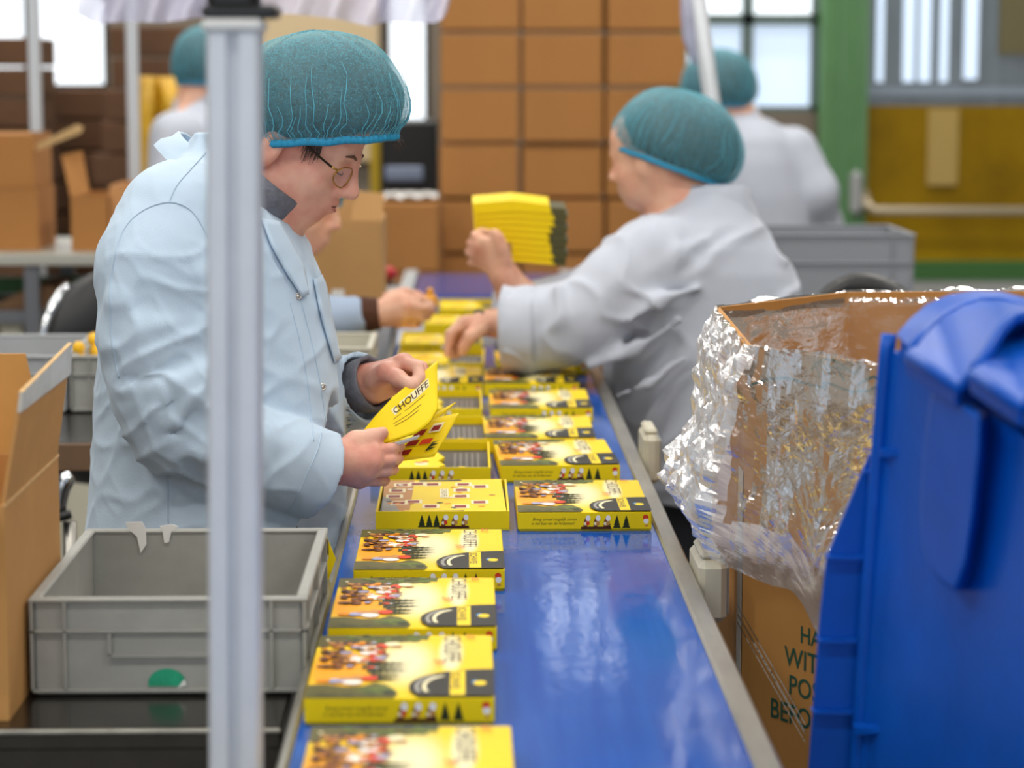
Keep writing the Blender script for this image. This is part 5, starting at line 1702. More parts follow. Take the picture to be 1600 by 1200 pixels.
def net_cap(c, r, Rm, parent, ratio=.82, drop=-.046, npl=44, seed=1.0):
    """bouffant cap: c centre, r radii, Rm axes (columns), gathered band at the bottom"""
    c = np.array(c); Rm = np.array(Rm)
    prof = [(.0, .103), (.16, .1025), (.32, .099), (.48, .0925), (.62, .083), (.74, .071), (.84, .056), (.92, .038), (.97, .018), (1.0, -.002), (.995, -.018), (.965, -.030), (.92, -.038), (.87, -.043), (ratio, drop)]
    nphi = 220
    rows = []
    for i, (q, z) in enumerate(prof):
        t = i / (len(prof) - 1)
        row = []
        for j in range(nphi):
            ph = 2 * math.pi * j / nphi
            amp = .0032 * max(0, t - .35) / .65
            pl = amp * math.sin(npl * ph + 2.2 * noise.noise(Vector((ph * 2, t * 3, seed)))) + .0045 * noise.noise(Vector((3 * math.cos(ph), 3 * math.sin(ph), t * 5 + seed))) * (q > .1)
            lp = np.array([(q * r[0] + pl) * math.cos(ph), (q * r[1] + pl) * math.sin(ph), z * r[2] / .103 + .003 * noise.noise(Vector((5 * math.cos(ph), 5 * math.sin(ph), t * 6 + seed)))])
            row.append(c + Rm @ lp)
        rows.append(row)
    mb = MB(); mb.grid(rows, closed=True)
    o = mb.build('hair_net', M_net, parent, smooth=True)
    ss = o.modifiers.new('sub', 'SUBSURF'); ss.levels = 1; ss.render_levels = 1
    S = SDF(c - max(r) * 1.1, c + max(r) * 1.1, .006)
    S.ell(c, np.array(r) * np.array([.945, .93, .93]), Rm, .005)
    S.cut(c + Rm @ np.array([0, 0, drop * r[2] / .103 * .92]), -Rm[:, 2], .5)
    hv, hf = S.mesh(1); hv = fold_noise(hv, hf, .003, (45, 45, 16), seed)
    np_obj('hair', hv, hf, M_hair, parent)
    th_ = MB()
    rg = random.Random(int(seed * 10))
    for q_ in range(84):
        ph0 = 2 * math.pi * (q_ + rg.random()) / 84; top = rg.randint(5, 11); pts_ = []
        for i in range(len(prof) - 1, top, -1):
            q, z = prof[i]
            ph = ph0 + .16 * noise.noise(Vector((ph0 * 3, i * .35, seed))) + .05 * (len(prof) - i) / 10
            pts_.append(c + Rm @ np.array([(q * r[0] + .0026) * math.cos(ph), (q * r[1] + .0026) * math.sin(ph), z * r[2] / .103 + (.002 if q < .8 else 0)]))
        th_.tube(pts_, [.0006] * (len(pts_) - 2) + [.0004, .0002], 5)
    th_.build('pleat_creases', M_net_pleat, o, smooth=True)['kind'] = 'stuff'
    # gathered elastic band
    rows = []
    zb = drop * r[2] / .103
    for (dr, dz) in ((.001, .003), (.0028, .0), (.0028, -.005), (.0, -.008), (-.003, -.004)):
        row = []
        for j in range(nphi):
            ph = 2 * math.pi * j / nphi
            pl = .0011 * math.sin(75 * ph + 1.5 * noise.noise(Vector((ph * 3, 0, seed))))
            lp = np.array([(ratio * r[0] + dr + pl) * math.cos(ph), (ratio * r[1] + dr + pl) * math.sin(ph), zb + dz + .0022 * noise.noise(Vector((4 * math.cos(ph), 4 * math.sin(ph), seed + 7)))])
            row.append(c + Rm @ lp)
        rows.append(row)
    mb = MB(); mb.grid(rows, closed=True)
    mb.build('elastic_band', M_net_band, o, smooth=True)
    return o
def legs(root, hip, feet, zhip, rad=(.105, .06, .05), m=None):
    lo = np.minimum(np.min(feet, 0), hip) - .2; hi = np.maximum(np.max(feet, 0), hip) + .2
    S = SDF((lo[0], lo[1], .05), (hi[0], hi[1], zhip + .12), .012)
    S.ell((hip[0], hip[1], zhip - .02), (.15, .14, .11), None, .04)
    for ft in feet:
        top = np.array([hip[0] * .55 + ft[0] * .45, hip[1] * .55 + ft[1] * .45, zhip - .06])
        kn = np.array([ft[0] * .8 + hip[0] * .2, ft[1] * .8 + hip[1] * .2, .47])
        S.chain([top, kn, (ft[0], ft[1], .10)], [rad[0], rad[1] * 1.2, rad[2] * 1.2], .03)
    v, f = S.mesh(1)
    np_obj('trousers', v, f, m or M_trouser, root)
def shoes(root, feet, d):
    d = np.array([d[0], d[1], 0.0]); d /= np.linalg.norm(d)
    for ft in feet:
        S = SDF((ft[0] - .22, ft[1] - .22, -.012), (ft[0] + .22, ft[1] + .22, .16), .007)
        b = np.array([ft[0], ft[1], .045])
        S.cap(b - d * .05, b + d * .13 - (0, 0, .01), .042, .034, .02)
        S.cap(b - d * .03, b - d * .03 + (0, 0, .07), .042, .042, .02)
        S.cut((ft[0], ft[1], .001), (0, 0, -1), .5)
        v, f = S.mesh(1)
        np_obj('shoe', v, f, M_shoe, root)

# ------------------------------------------------------------------ the standing worker in the light blue coat
Y1P = 3.45
def W(px, py, dy=0.0): return at(px, py, Y1P + dy)
base = W(345, 700)
p1 = thing('person', (base[0], Y1P, 0), 'person in light blue coat, teal hair net and glasses standing and holding yellow booklets', 'person', None)
HO = W(447, 226); HA = frame((math.cos(R(10)), -math.sin(R(10))), R(28))
S = SDF((base[0] - .25, 3.10, .85), (W(670, 400)[0], 3.78, 1.62), .0032)
HP = head(S, HO, HA, 1.0, .80)
nb_ = W(372, 335)
S.cap(HP(-.016, 0, -.015), nb_, .049, .056, .02)
# slim trunk and arms inside the coat, joining head and hands in one surface
S.chain([nb_, W(345, 470), W(340, 700), W(340, 800)], [.09, .12, .12, .11], .04)
shn, shf = W(285, 345, -.15), W(360, 345, .16)
S.cap(nb_, shn, .06, .05, .03); S.cap(nb_, shf, .06, .05, .03)
DH = -.055
def WH(px, py, dy=0.0): return at(px, py, Y1P + dy + DH)
eln, wrn = WH(268, 655, -.17), WH(508, 722, -.085)
S.chain([shn, eln, wrn], [.040, .026, .0255], .015)
elf, wrf = WH(455, 665, .23), WH(566, 600, .105)
S.chain([shf, elf, wrf], [.040, .028, .026], .015)
# right hand closed on the booklets from below, thumb on top
hand(S, WH(518, 719, -.085),
     [WH(584, 707, -.072), WH(583, 722, -.080), WH(575, 737, -.077), WH(562, 749, -.066)],
     [[WH(611, 701, -.056), WH(624, 698, -.024), WH(626, 697, .0)],
      [WH(612, 719, -.062), WH(622, 717, -.028), WH(614, 713, -.004)],
      [WH(604, 736, -.060), WH(615, 734, -.028), WH(606, 729, -.006)],
      [WH(588, 751, -.052), WH(601, 751, -.028), WH(594, 744, -.008)]],
     [WH(534, 706, -.078), WH(556, 689, -.066), WH(580, 684, -.060), WH(598, 676, -.056)], fr=.0083)
S.cap(WH(530, 735, -.075), WH(556, 742, -.066), .020, .014, .012)
# left hand pinching the top sheet
hand(S, WH(575, 596, .10),
     [WH(628, 566, .062), WH(632, 566, .085), WH(627, 572, .106), WH(618, 582, .12)],
     [[WH(653, 574, .036), WH(656, 590, .022), WH(648, 601, .012)],
      [WH(659, 574, .062), WH(662, 591, .046), WH(652, 602, .034)],
      [WH(652, 582, .088), WH(654, 598, .074), WH(644, 606, .062)],
      [WH(640, 594, .108), WH(638, 608, .094), WH(629, 612, .084)]],
     [WH(588, 592, .075), WH(604, 581, .050), WH(622, 591, .030), WH(640, 602, .012)])
S.cap(WH(585, 610, .10), WH(612, 602, .105), .020, .016, .014)
v, f = S.mesh(1)
np_obj('body', v, f, M_skin, p1)
body_cast = Caster(v, f)
# the coat
S = SDF((base[0] - .30, 3.05, .60), (W(625, 400)[0], 3.82, W(400, 160)[2]), .0045)
pys = [960, 830, 760, 680, 600, 530, 440, 380, 340, 300, 262, 235, 212]
xb_ = [122, 136, 143, 150, 156, 161, 168, 178, 194, 222, 262, 288, 306]
xf_ = [536, 541, 543, 541, 534, 526, 507, 484, 455, 412, 374, 352, 338]
ry_ = [.225, .215, .205, .20, .195, .19, .185, .185, .18, .165, .12, .085, .07]
zz = [W(340, p)[2] for p in pys]
S.levels(zz, [W(a, p)[0] for a, p in zip(xb_, pys)], [W(a, p)[0] for a, p in zip(xf_, pys)], [Y1P - r for r in ry_], [Y1P + r for r in ry_], .02, 2.2)
# near sleeve
sl_pts = [W(275, 342, -.135), W(252, 420, -.165), W(246, 520, -.185), W(262, 612, -.195), W(282, 660, -.195), W(380, 702, -.195), W(440, 722, -.175), W(520, 752, -.13)]
sl_rad = [.078, .082, .080, .078, .074, .062, .062, .064]
S.chain(sl_pts[:3], sl_rad[:3], .022)
S.chain(sl_pts[2:], sl_rad[2:], .007)
# far sleeve
fs_pts = [W(365, 345, .14), W(430, 500, .19), W(455, 640, .20), W(520, 622, .12), W(592, 600, .035)]
S.chain(fs_pts, [.075, .075, .07, .058, .056], .008)
# folds: ridges and valleys across the elbow, down the sleeve and over the back
def rid(pts, r, d, sub=False, kk=.012):
    S.chain([W(*p) for p in pts], [r] * len(pts), kk, None, sub)
for pts, r in (([(325, 590, -.262), (300, 606, -.268), (262, 640, -.270), (228, 668, -.252)], .004),
               ([(330, 612, -.262), (300, 640, -.268), (270, 668, -.262), (240, 690, -.245)], .004),
               ([(322, 560, -.258), (290, 574, -.266), (250, 590, -.270), (205, 596, -.258)], .005)):
    S.chain([W(*p) for p in pts], [r, r * 1.3, r * 1.3, r * .8], .016, None, True)
for pts, r in (([(335, 600, -.245), (300, 622, -.256), (262, 652, -.258), (225, 682, -.236)], .010),
               ([(335, 575, -.240), (290, 590, -.256), (245, 604, -.256), (200, 610, -.236)], .009),
               ([(210, 400, -.235), (190, 470, -.238), (186, 540, -.232), (195, 600, -.228)], .011),
               ([(300, 350, -.200), (318, 430, -.220), (325, 510, -.226), (318, 575, -.236)], .010),
               ([(330, 640, -.262), (370, 668, -.250), (420, 690, -.228), (470, 702, -.198)], .008),
               ([(300, 705, -.262), (360, 735, -.250), (420, 755, -.225)], .009)):
    S.chain([W(*p) for p in pts], [r * .5] + [r] * (len(pts) - 2) + [r * .5], .02)
# open cuffs
cu = W(496, 742, -.143)
cnv = W(560, 769, -.105) - cu
S.cap(cu - cnv * .3, cu + cnv * 1.5, .054, .056, .003, True)
S.cut(cu, cnv, .13)
cuf = W(570, 606, .05); cfv = W(640, 582, .005) - cuf
S.cap(cuf - cfv * .5, cuf + cfv * 1.2, .046, .048, .003, True)
S.cut(cuf, cfv, .10)
# neck opening
S.cap(W(392, 312), W(450, 235), .066, .075, .01, True)
v, f = S.mesh(2)
zc_ = W(340, 380)[2]
v = fold_noise(v, f, .0050, (7, 7, 3.2), 3.0)
elb_ = W(290, 640, -.2)
wr_ = np.exp(-(((v[:, 0] - elb_[0]) / .10) ** 2 + ((v[:, 1] - elb_[1]) / .12) ** 2 + ((v[:, 2] - elb_[2]) / .13) ** 2))
v = ridge_noise(v, f, .0055, (13, 9, 17), 2.0, .38 + wr_ * 1.5, (.6, 0, .8))
v = ridge_noise(v, f, .0022, (26, 20, 12), 6.0, .5 + wr_ * 1.0, (.3, 0, .5))
coat1 = np_obj('coat', v, f, M_coat, p1)
cc1 = Caster(v, f)
def seam(name, pts, r, m=M_seam, off=.0002, cast=cc1, par=coat1, sub=8):
    sp_ = []
    for i in range(len(pts) - 1):                        # rounded course of the seam
        a_, b_, c_, d_ = [np.array(pts[max(0, min(len(pts) - 1, i + q))], float) for q in (-1, 0, 1, 2)]
        for t in np.linspace(0, 1, 6, endpoint=False):
            sp_.append(tuple(.5 * (2 * b_ + (c_ - a_) * t + (2 * a_ - 5 * b_ + 4 * c_ - d_) * t * t + (3 * b_ - a_ - 3 * c_ + d_) * t ** 3)))
    sp_.append(tuple(pts[-1]))
    L = cast.line(sp_, 2, off)
    if len(L) > 2:
        return MB().tube(L, r, 6).build(name, m, par, smooth=True)
seam('shoulder_seam', [(322, 238), (300, 262), (276, 290), (264, 316)], .0012)
seam('armhole_seam', [(325, 372), (300, 330), (264, 316), (222, 330), (192, 362), (176, 420), (172, 480), (176, 540), (186, 590)], .0013)
seam('side_seam', [(262, 742), (262, 790), (263, 840)], .0011)
seam('placket_edge', [(470, 470), (488, 540), (502, 610), (512, 690), (516, 780)], .0010)
seam('placket_stitch', [(452, 470), (470, 540), (482, 610), (490, 690)], .0008)
seam('cuff_stitch', [(502, 676), (497, 700), (480, 740), (462, 780), (450, 800)], .0009)
# chest pocket
rows = cc1.patch([(488, 437), (500, 500), (520, 566)], [(508, 426), (520, 490), (531, 560)], 12, 5, .0022)
po = MB(); po.grid(rows); pk = po.build('chest_pocket', M_coat, coat1, smooth=True); pk.modifiers.new('s', 'SOLIDIFY').thickness = .0022
seam('pocket_seam', [(487, 436), (493, 470), (503, 510), (520, 568)], .0011, off=.004)
# lapel and collar leaf
rows = cc1.patch([(405, 345), (420, 385), (442, 425), (468, 464)], [(432, 350), (452, 382), (470, 420), (477, 462)], 14, 6, .004)
lp_ = MB(); lp_.grid(rows); lo_ = lp_.build('lapel', M_coat, coat1, smooth=True); lo_.modifiers.new('s', 'SOLIDIFY').thickness = .003
rows = cc1.patch([(318, 205), (320, 232), (330, 262)], [(400, 262), (412, 290), (420, 330)], 8, 12, .008)
# stand collar round the neck
ctr0, ctr1 = W(388, 300), W(404, 262)
ax_ = (ctr1 - ctr0) / np.linalg.norm(ctr1 - ctr0)
def ring_collar(name, c0, c1, r0, r1, m, th, par, wob=.003, elong=1.0, seedv=2.0):
    a = (c1 - c0) / np.linalg.norm(c1 - c0)
    e1 = np.cross(a, (0, 1, 0)); e1 /= np.linalg.norm(e1); e2 = np.cross(a, e1)
    rows = []
    prof = [(0, r0), (.35, r0 * .7 + r1 * .3), (.7, r0 * .3 + r1 * .7), (1.0, r1), (1.03, r1 - th * .5), (1.0, r1 - th), (.5, (r0 + r1) / 2 - th), (0, r0 - th)]
    for (t, rr) in prof:
        row = []
        for j in range(64):
            ph = 2 * math.pi * j / 64
            w_ = wob * noise.noise(Vector((2.5 * math.cos(ph), 2.5 * math.sin(ph), t * 2 + seedv)))
            row.append(c0 + (c1 - c0) * t + e1 * ((rr * elong + w_) * math.cos(ph)) + e2 * ((rr + w_) * math.sin(ph)))
        rows.append(row)
    mb = MB(); mb.grid(rows, closed=True)
    return mb.build(name, m, par, smooth=True)
ring_collar('coat_collar', W(326, 292), W(350, 262), .096, .082, M_coat, .006, coat1, .006, 1.0)
ring_collar('fleece_collar', W(382, 320), W(421, 274), .100, .094, M_fleece, .009, p1, .004, .74)
ring_collar('fleece_cuff', WH(562, 606, .112), WH(584, 598, .097), .040, .042, M_fleece, .006, p1, .003)
for i, (px, py) in enumerate(((465, 463), (503, 605))):
    h_ = cc1.hit(px, py, .0015)
    if h_ is not None:
        n_ = np.array([.45, -.9, .05]); n_ /= np.linalg.norm(n_)
        mb = MB(); pts_ = []
        e1 = np.cross(n_, (0, 0, 1)); e1 /= np.linalg.norm(e1); e2 = np.cross(n_, e1)
        mb.tube([h_ + e1 * (.0042 * math.cos(a)) + e2 * (.0042 * math.sin(a)) for a in np.linspace(0, 2 * math.pi, 15)], .0013, 6, caps=False)
        mb.tube([h_ - n_ * .0005, h_ + n_ * .0008], .0032, 10)
        mb.build('snap_button', M_snap, coat1, smooth=True)
# hair, net, glasses
tb1 = R(-2.6)
net_cap(W(497, 160, -.005), (.1285, .103, .1005), np.array([[math.cos(tb1), 0, math.sin(tb1)], [0, 1, 0], [-math.sin(tb1), 0, math.cos(tb1)]]), p1, .85, -.0520, seed=1.0)
hs = MB()
for k in range(44):
    u = random.random()
    a = HP(.030 + .030 * u, -.067 + .006 * u, .036 + .004 * random.random())
    e = a + HA @ np.array([.012 * random.uniform(-.2, 1), -.003, -.018 - .022 * random.random()])
    hs.tube([a, (a + e) / 2 + HA @ np.array([.002, -.004, 0]), e], [.0006, .0006, .0002], 5)
hs.build('temple_hair', M_hair, p1, smooth=True)['kind'] = 'stuff'
hs = MB()
for k in range(14):
    a = W(604 + random.uniform(-8, 10), 212 + random.uniform(-2, 3), random.uniform(-.03, .05)); e = a + np.array([.010 + .012 * random.random(), 0, -.006 - .02 * random.random()])
    hs.tube([a, (a + e) / 2 + np.array([.004, 0, .003]), e], [.0008, .0008, .0003], 5)
hs.build('forehead_hair', M_hair, p1, smooth=True)['kind'] = 'stuff'
M_specs = mat('spectacle_frame', '#3a2a1e', .3, .6)
M_gold = mat('spectacle_gold', '#b58a3a', .25, .9)
gl = MB()
gl.tube([HP(-.006, -.080, .024), HP(.03, -.078, .026), HP(.085, -.066, .013)], .0017, 8)
go_ = gl.build('glasses', M_specs, p1, smooth=True)
MB().tube([HP(-.006, .080, .024), HP(.03, .078, .026), HP(.085, .066, .013)], .0017, 8).build('temple_arm', M_specs, go_, smooth=True)
for s in (-1, 1):
    c = HP(.104, .034 * s, .004)
    ring_ = [c + HA @ np.array([-.010 * abs(math.cos(a)) * (1 if math.cos(a) * s > 0 else -.1) * 1.2, .024 * math.cos(a), .0155 * math.sin(a)]) for a in np.linspace(0, 2 * math.pi, 29)]
    MB().tube(ring_, .0011, 6, caps=False).build('lens_rim', M_gold, go_, smooth=True)
    lm = MB(); lm.add([p for p in ring_[:-1]], [tuple(range(28))])
    lg = bpy.data.materials.get('lens_glass')
    if lg is None:
        lg = bpy.data.materials.new('lens_glass'); lg.use_nodes = True
        b_ = lg.node_tree.nodes['Principled BSDF']; b_.inputs['Alpha'].default_value = .12; b_.inputs['Roughness'].default_value = .03; b_.inputs['Base Color'].default_value = (.9, .95, .95, 1)
    lm.build('lens', lg, go_)
    MB().tube([HP(.085, .066 * s, .013), HP(.093, .060 * s, .012), c + HA @ np.array([-.010, .024 * s, .004])], .0016, 6).build('hinge', M_gold, go_, smooth=True)
MB().tube([HP(.104, -.011, .008), HP(.109, 0, .012), HP(.104, .011, .008)], .0011, 6).build('bridge', M_gold, go_, smooth=True)
# brows and eyes
for s in (-1, 1):
    MB().tube([HP(.1015, .014 * s, .031), HP(.1000, .028 * s, .035), HP(.0925, .044 * s, .032)], [.0022, .0024, .001], 6).build('eyebrow', mat('brow_brown', '#6b4a36', .7), p1, smooth=True)
    MB().tube([HP(.0950, .020 * s, .0060), HP(.0965, .031 * s, .0040), HP(.0925, .043 * s, .0060)], [.0008, .0012, .0008], 6).build('lash_line', M_hair, p1, smooth=True)
MB().tube([HP(.0925, -.0235, -.0505), HP(.1025, -.009, -.0508), HP(.1035, 0, -.0508), HP(.1025, .009, -.0508), HP(.0925, .0235, -.0505)], [.0006, .0012, .0013, .0012, .0006], 6).build('mouth_line', mat('mouth_dark', '#7a3f38', .6), p1, smooth=True)
MB().tube([HP(.0975, -.014, -.0555), HP(.1035, 0, -.0568), HP(.0975, .014, -.0555)], [.002, .0038, .002], 8).build('lower_lip', mat('lip_rose', '#b8685e', .45), p1, smooth=True)
ft1 = np.array([[base[0] - .02, Y1P - .11, 0], [base[0] + .03, Y1P + .11, 0]])
legs(p1, np.array([base[0], Y1P, 0]), ft1, .82)
shoes(p1, ft1, (1, -.15))

# booklets in the hands
def coons(A_, B_, C_, D_, n=14, m=14, sag=None):
    """patch with edges A-D (u=0) and B-C (u=1); each edge a list of points, v from first to last"""
    def samp(pl, t):
        pl = [np.array(p) for p in pl]
        x = t * (len(pl) - 1); i = min(int(x), len(pl) - 2)
        return pl[i] + (pl[i + 1] - pl[i]) * (x - i)
    return [[samp(A_, i / n) * (1 - k / m) + samp(B_, i / n) * (k / m) for k in range(m + 1)] for i in range(n + 1)]
bk = thing('booklet', WH(620, 650, -.03), 'yellow booklet held up and bent in both hands of the standing person', 'booklet')
EA = [WH(566, 678, -.035), WH(590, 648, -.025), WH(614, 622, -.008), WH(648, 594, .02), WH(683, 566, .05)]
EB = [WH(586, 697, -.056), WH(618, 688, -.052), WH(650, 678, -.044), WH(672, 662, -.034), WH(684, 640, -.02)]
rows = coons(EA, EB, None, None)
mb = MB(); mb.grid(rows); bo = mb.build('cover', M_yellow, bk, smooth=True); sd = bo.modifiers.new('s', 'SOLIDIFY'); sd.thickness = .0035; sd.offset = 1
def on_patch(rows, u, v_, off):
    n, m = len(rows) - 1, len(rows[0]) - 1
    x, y = max(0, min(.9999, v_)) * n, max(0, min(.9999, u)) * m
    i, k = int(x), int(y); a, b = x - i, y - k
    p = (np.array(rows[i][k]) * (1 - a) + np.array(rows[i + 1][k]) * a) * (1 - b) + (np.array(rows[i][k + 1]) * (1 - a) + np.array(rows[i + 1][k + 1]) * a) * b
    nv = np.cross(np.array(rows[min(i + 1, n)][k]) - np.array(rows[i][k]), np.array(rows[i][min(k + 1, m)]) - np.array(rows[i][k])); nv /= np.linalg.norm(nv) + 1e-9
    if nv @ (CAM - p) < 0: nv = -nv
    return p + nv * off
def patch_text(rows, body, u0, v0, hu, lenv, m, par, name='lettering', off=.0042):
    vs, fs = text_mesh(body, 1.0, .01)
    mxx = max(q[0] for q in vs)
    mb = MB(); mb.add([on_patch(rows, u0 - (q[1] / .7) * hu, v0 + q[0] / mxx * lenv, off) for q in vs], fs)
    mb.build(name, m, par)
def patch_poly(rows, pts, m, par, name, off):
    mb = MB(); mb.add([on_patch(rows, u, v_, off) for u, v_ in pts], [tuple(range(len(pts)))]); mb.build(name, m, par)
patch_poly(rows, [(.20, .40), (.38, .40), (.38, .55), (.38, .72), (.38, .88), (.20, .88), (.20, .72), (.20, .55)], PR[PI['cream']], bo, 'title_panel', .0040)
patch_text(rows, 'CHOUFFE', .36, .41, .14, .46, PR[PI['dark_brown']], bo)
for (u, a, b) in ((.44, .36, .80), (.55, .33, .72), (.62, .33, .66)):
    patch_poly(rows, [(u, a), (u, (a + b) / 2), (u, b), (u + .012, b), (u + .012, (a + b) / 2), (u + .012, a)], PR[PI['brown']], bo, 'text_line', .0041)
# white page edges under the cover
rows_w = coons([WH(585, 700, -.054), WH(618, 692, -.050), WH(656, 681, -.042)], [WH(587, 704, -.05), WH(620, 697, -.046), WH(652, 686, -.038)], None, None, 6, 3)
mb = MB(); mb.grid(rows_w); pg = mb.build('pages', M_paper, bk, smooth=True); pg.modifiers.new('s', 'SOLIDIFY').thickness = .002
# printed card sheet below
cd_ = thing('card_sheet', WH(660, 690, .02), 'yellow card sheet printed with maroon blocks held below the booklet', 'card sheet')
rows = coons([WH(612, 721, -.012), WH(640, 690, .015), WH(668, 655, .045)], [WH(678, 712, -.008), WH(697, 682, .018), WH(717, 645, .045)], None, None, 10, 10)
mb = MB(); mb.grid(rows); co = mb.build('sheet', M_yellow, cd_, smooth=True); co.modifiers.new('s', 'SOLIDIFY').thickness = .0022
for (u, v_, du, dv, c) in ((.02, .1, .3, .14, 'maroon'), (.02, .34, .3, .14, 'maroon'), (.38, .34, .3, .14, 'red'), (.40, .62, .32, .2, 'cream'), (.44, .65, .24, .12, 'maroon'), (.0, .58, .3, .14, 'maroon')):
    patch_poly(rows, [(u, v_), (u + du, v_), (u + du, v_ + dv), (u, v_ + dv)], PR[PI[c]], co, 'printed_block', .0026 + .0002 * (c == 'maroon'))
patch_poly(rows, [(.70, .12), (.92, .20), (.74, .22), (.94, .30), (.76, .32), (.9, .38), (.74, .36)], PR[PI['fir_green']], co, 'printed_fir', .0028)
rows = coons([WH(640, 668, .03), WH(690, 640, .06)], [WH(655, 676, .03), WH(712, 628, .06)], None, None, 4, 3)
mb = MB(); mb.grid(rows); c2 = mb.build('under_sheet', M_yellow, cd_, smooth=True); c2.modifiers.new('s', 'SOLIDIFY').thickness = .002

# ------------------------------------------------------------------ the worker across the belt across the belt
Y2P = 5.05
def W2(px, py, dy=0.0): return at(px, py, Y2P + dy)
b2 = W2(1090, 600)
p2 = thing('person', (b2[0], Y2P, 0), 'person in pale coat and teal hair net reaching over the belt with a yellow stack', 'person')
H2 = W2(1026, 254); A2 = frame((-math.cos(R(33)), math.sin(R(33))), R(10))
S = SDF((W2(690, 400)[0] - .02, Y2P - .32, .85), (W2(1200, 400)[0], Y2P + .42, W2(1000, 130)[2]), .0055)
P2 = head(S, H2, A2, .94)
nk = W2(1085, 345, .02)
S.cap(P2(-.012, 0, -.02), nk, .062, .07, .02)
S.chain([nk, W2(1100, 480), W2(1110, 640)], [.10, .13, .13], .04)
sh2 = W2(1000, 420, -.10); e2_ = W2(915, 505, -.13); w2_ = W2(770, 505, -.12)
S.cap(nk, sh2, .06, .055, .03); S.chain([sh2, e2_, w2_], [.055, .045, .030], .02)
sh3 = W2(1040, 420, .16); e3_ = W2(880, 500, .12); w3_ = W2(785, 425, .0)
S.cap(nk, sh3, .06, .055, .03); S.chain([sh3, e3_, W2(812, 470, .03), w3_], [.055, .045, .042, .031], .02)
# lower hand, fingers reaching down to the tray
hand(S, W2(768, 504, -.12), [W2(728, 502, -.135), W2(722, 505, -.11), W2(720, 508, -.085), W2(722, 512, -.06)],
     [[W2(706, 520, -.14), W2(700, 540, -.14), W2(699, 554, -.138)], [W2(702, 522, -.11), W2(700, 543, -.108), W2(706, 557, -.106)], [W2(704, 524, -.085), W2(708, 545, -.082), W2(714, 556, -.08)], [W2(712, 526, -.06), W2(718, 542, -.058), W2(724, 552, -.056)]],
     [W2(755, 512, -.145), W2(735, 525, -.155), W2(726, 540, -.152), W2(722, 552, -.148)], fr=.0098)
# raised hand round the yellow stack
hand(S, W2(783, 420, .0), [W2(757, 377, -.035), W2(748, 385, -.025), W2(744, 397, -.01), W2(748, 410, .005)],
     [[W2(742, 368, -.012), W2(752, 362, .02), W2(768, 364, .04)], [W2(736, 380, .0), W2(740, 376, .03), W2(756, 378, .05)], [W2(733, 394, .01), W2(738, 390, .04), W2(752, 392, .06)], [W2(737, 410, .02), W2(742, 406, .045), W2(752, 406, .06)]],
     [W2(788, 404, -.02), W2(783, 385, -.035), W2(778, 372, -.04), W2(772, 362, -.042)], fr=.0098)
v, f = S.mesh(1); np_obj('body', v, f, M_skin2, p2)
S = SDF((W2(770, 400)[0], Y2P - .32, .60), (W2(1300, 400)[0], Y2P + .34, W2(1000, 270)[2]), .0068)
pys = [860, 760, 700, 640, 580, 520, 460, 420, 380, 345, 318, 296]
xb_ = [1010, 1000, 985, 960, 945, 945, 948, 955, 972, 1000, 1030, 1058]
xf_ = [1290, 1290, 1288, 1284, 1278, 1270, 1256, 1240, 1215, 1192, 1172, 1152]
ry_ = [.22, .22, .22, .215, .21, .205, .20, .195, .18, .15, .11, .08]
zz = [W2(1090, p)[2] for p in pys]
S.levels(zz, [W2(a, p)[0] for a, p in zip(xb_, pys)], [W2(a, p)[0] for a, p in zip(xf_, pys)], [Y2P + .01 - r for r in ry_], [Y2P + .03 + r for r in ry_], .03, 2.2)
S.chain([W2(1015, 410, -.10), W2(965, 455, -.135), W2(915, 500, -.15), W2(850, 512, -.14), W2(775, 515, -.125)], [.092, .088, .086, .080, .086], .03)
S.chain([W2(1010, 410, .14), W2(900, 490, .13), W2(800, 500, .06)], [.085, .08, .07], .03)
for pts, r in (([(985, 500, -.235), (1030, 470, -.215), (1090, 450, -.20)], .012), ([(920, 575, -.21), (990, 548, -.215), (1060, 500, -.21)], .013), ([(870, 450, -.20), (875, 500, -.222), (865, 560, -.20)], .010),
               ([(1010, 430, -.19), (1060, 400, -.17), (1120, 372, -.16)], .010), ([(960, 620, -.20), (1010, 600, -.21), (1070, 560, -.22)], .012)):
    S.chain([W2(*p) for p in pts], [r * .5, r, r * .5], .025)
for pts, r in (([(960, 560, -.243), (1010, 530, -.240), (1060, 480, -.230)], .008), ([(840, 470, -.22), (838, 510, -.232), (832, 560, -.215)], .006), ([(1090, 395, -.175), (1130, 372, -.165), (1160, 350, -.14)], .008), ([(975, 650, -.22), (1040, 625, -.228), (1090, 600, -.23)], .010)):
    S.chain([W2(*p) for p in pts], [r * .6, r, r * .6], .022, None, True)
cu = W2(790, 515, -.125); cv = W2(760, 514, -.122) - cu
S.cap(cu - cv * 1.2, cu + cv * 3, .072, .074, .004, True); S.cut(cu, cv, .115)
v, f = S.mesh(2); v = fold_noise(v, f, .009, (5, 5, 4), 13.0); v = ridge_noise(v, f, .009, (7, 6, 9), 19.0, np.ones(len(v)), (.6, 0, .6))
coat2 = np_obj('coat', v, f, M_coat_w, p2)
ring_collar('coat_collar', W2(1098, 345, .02), W2(1096, 298, .03), .118, .098, M_coat_w, .007, coat2, .008, 1.0)
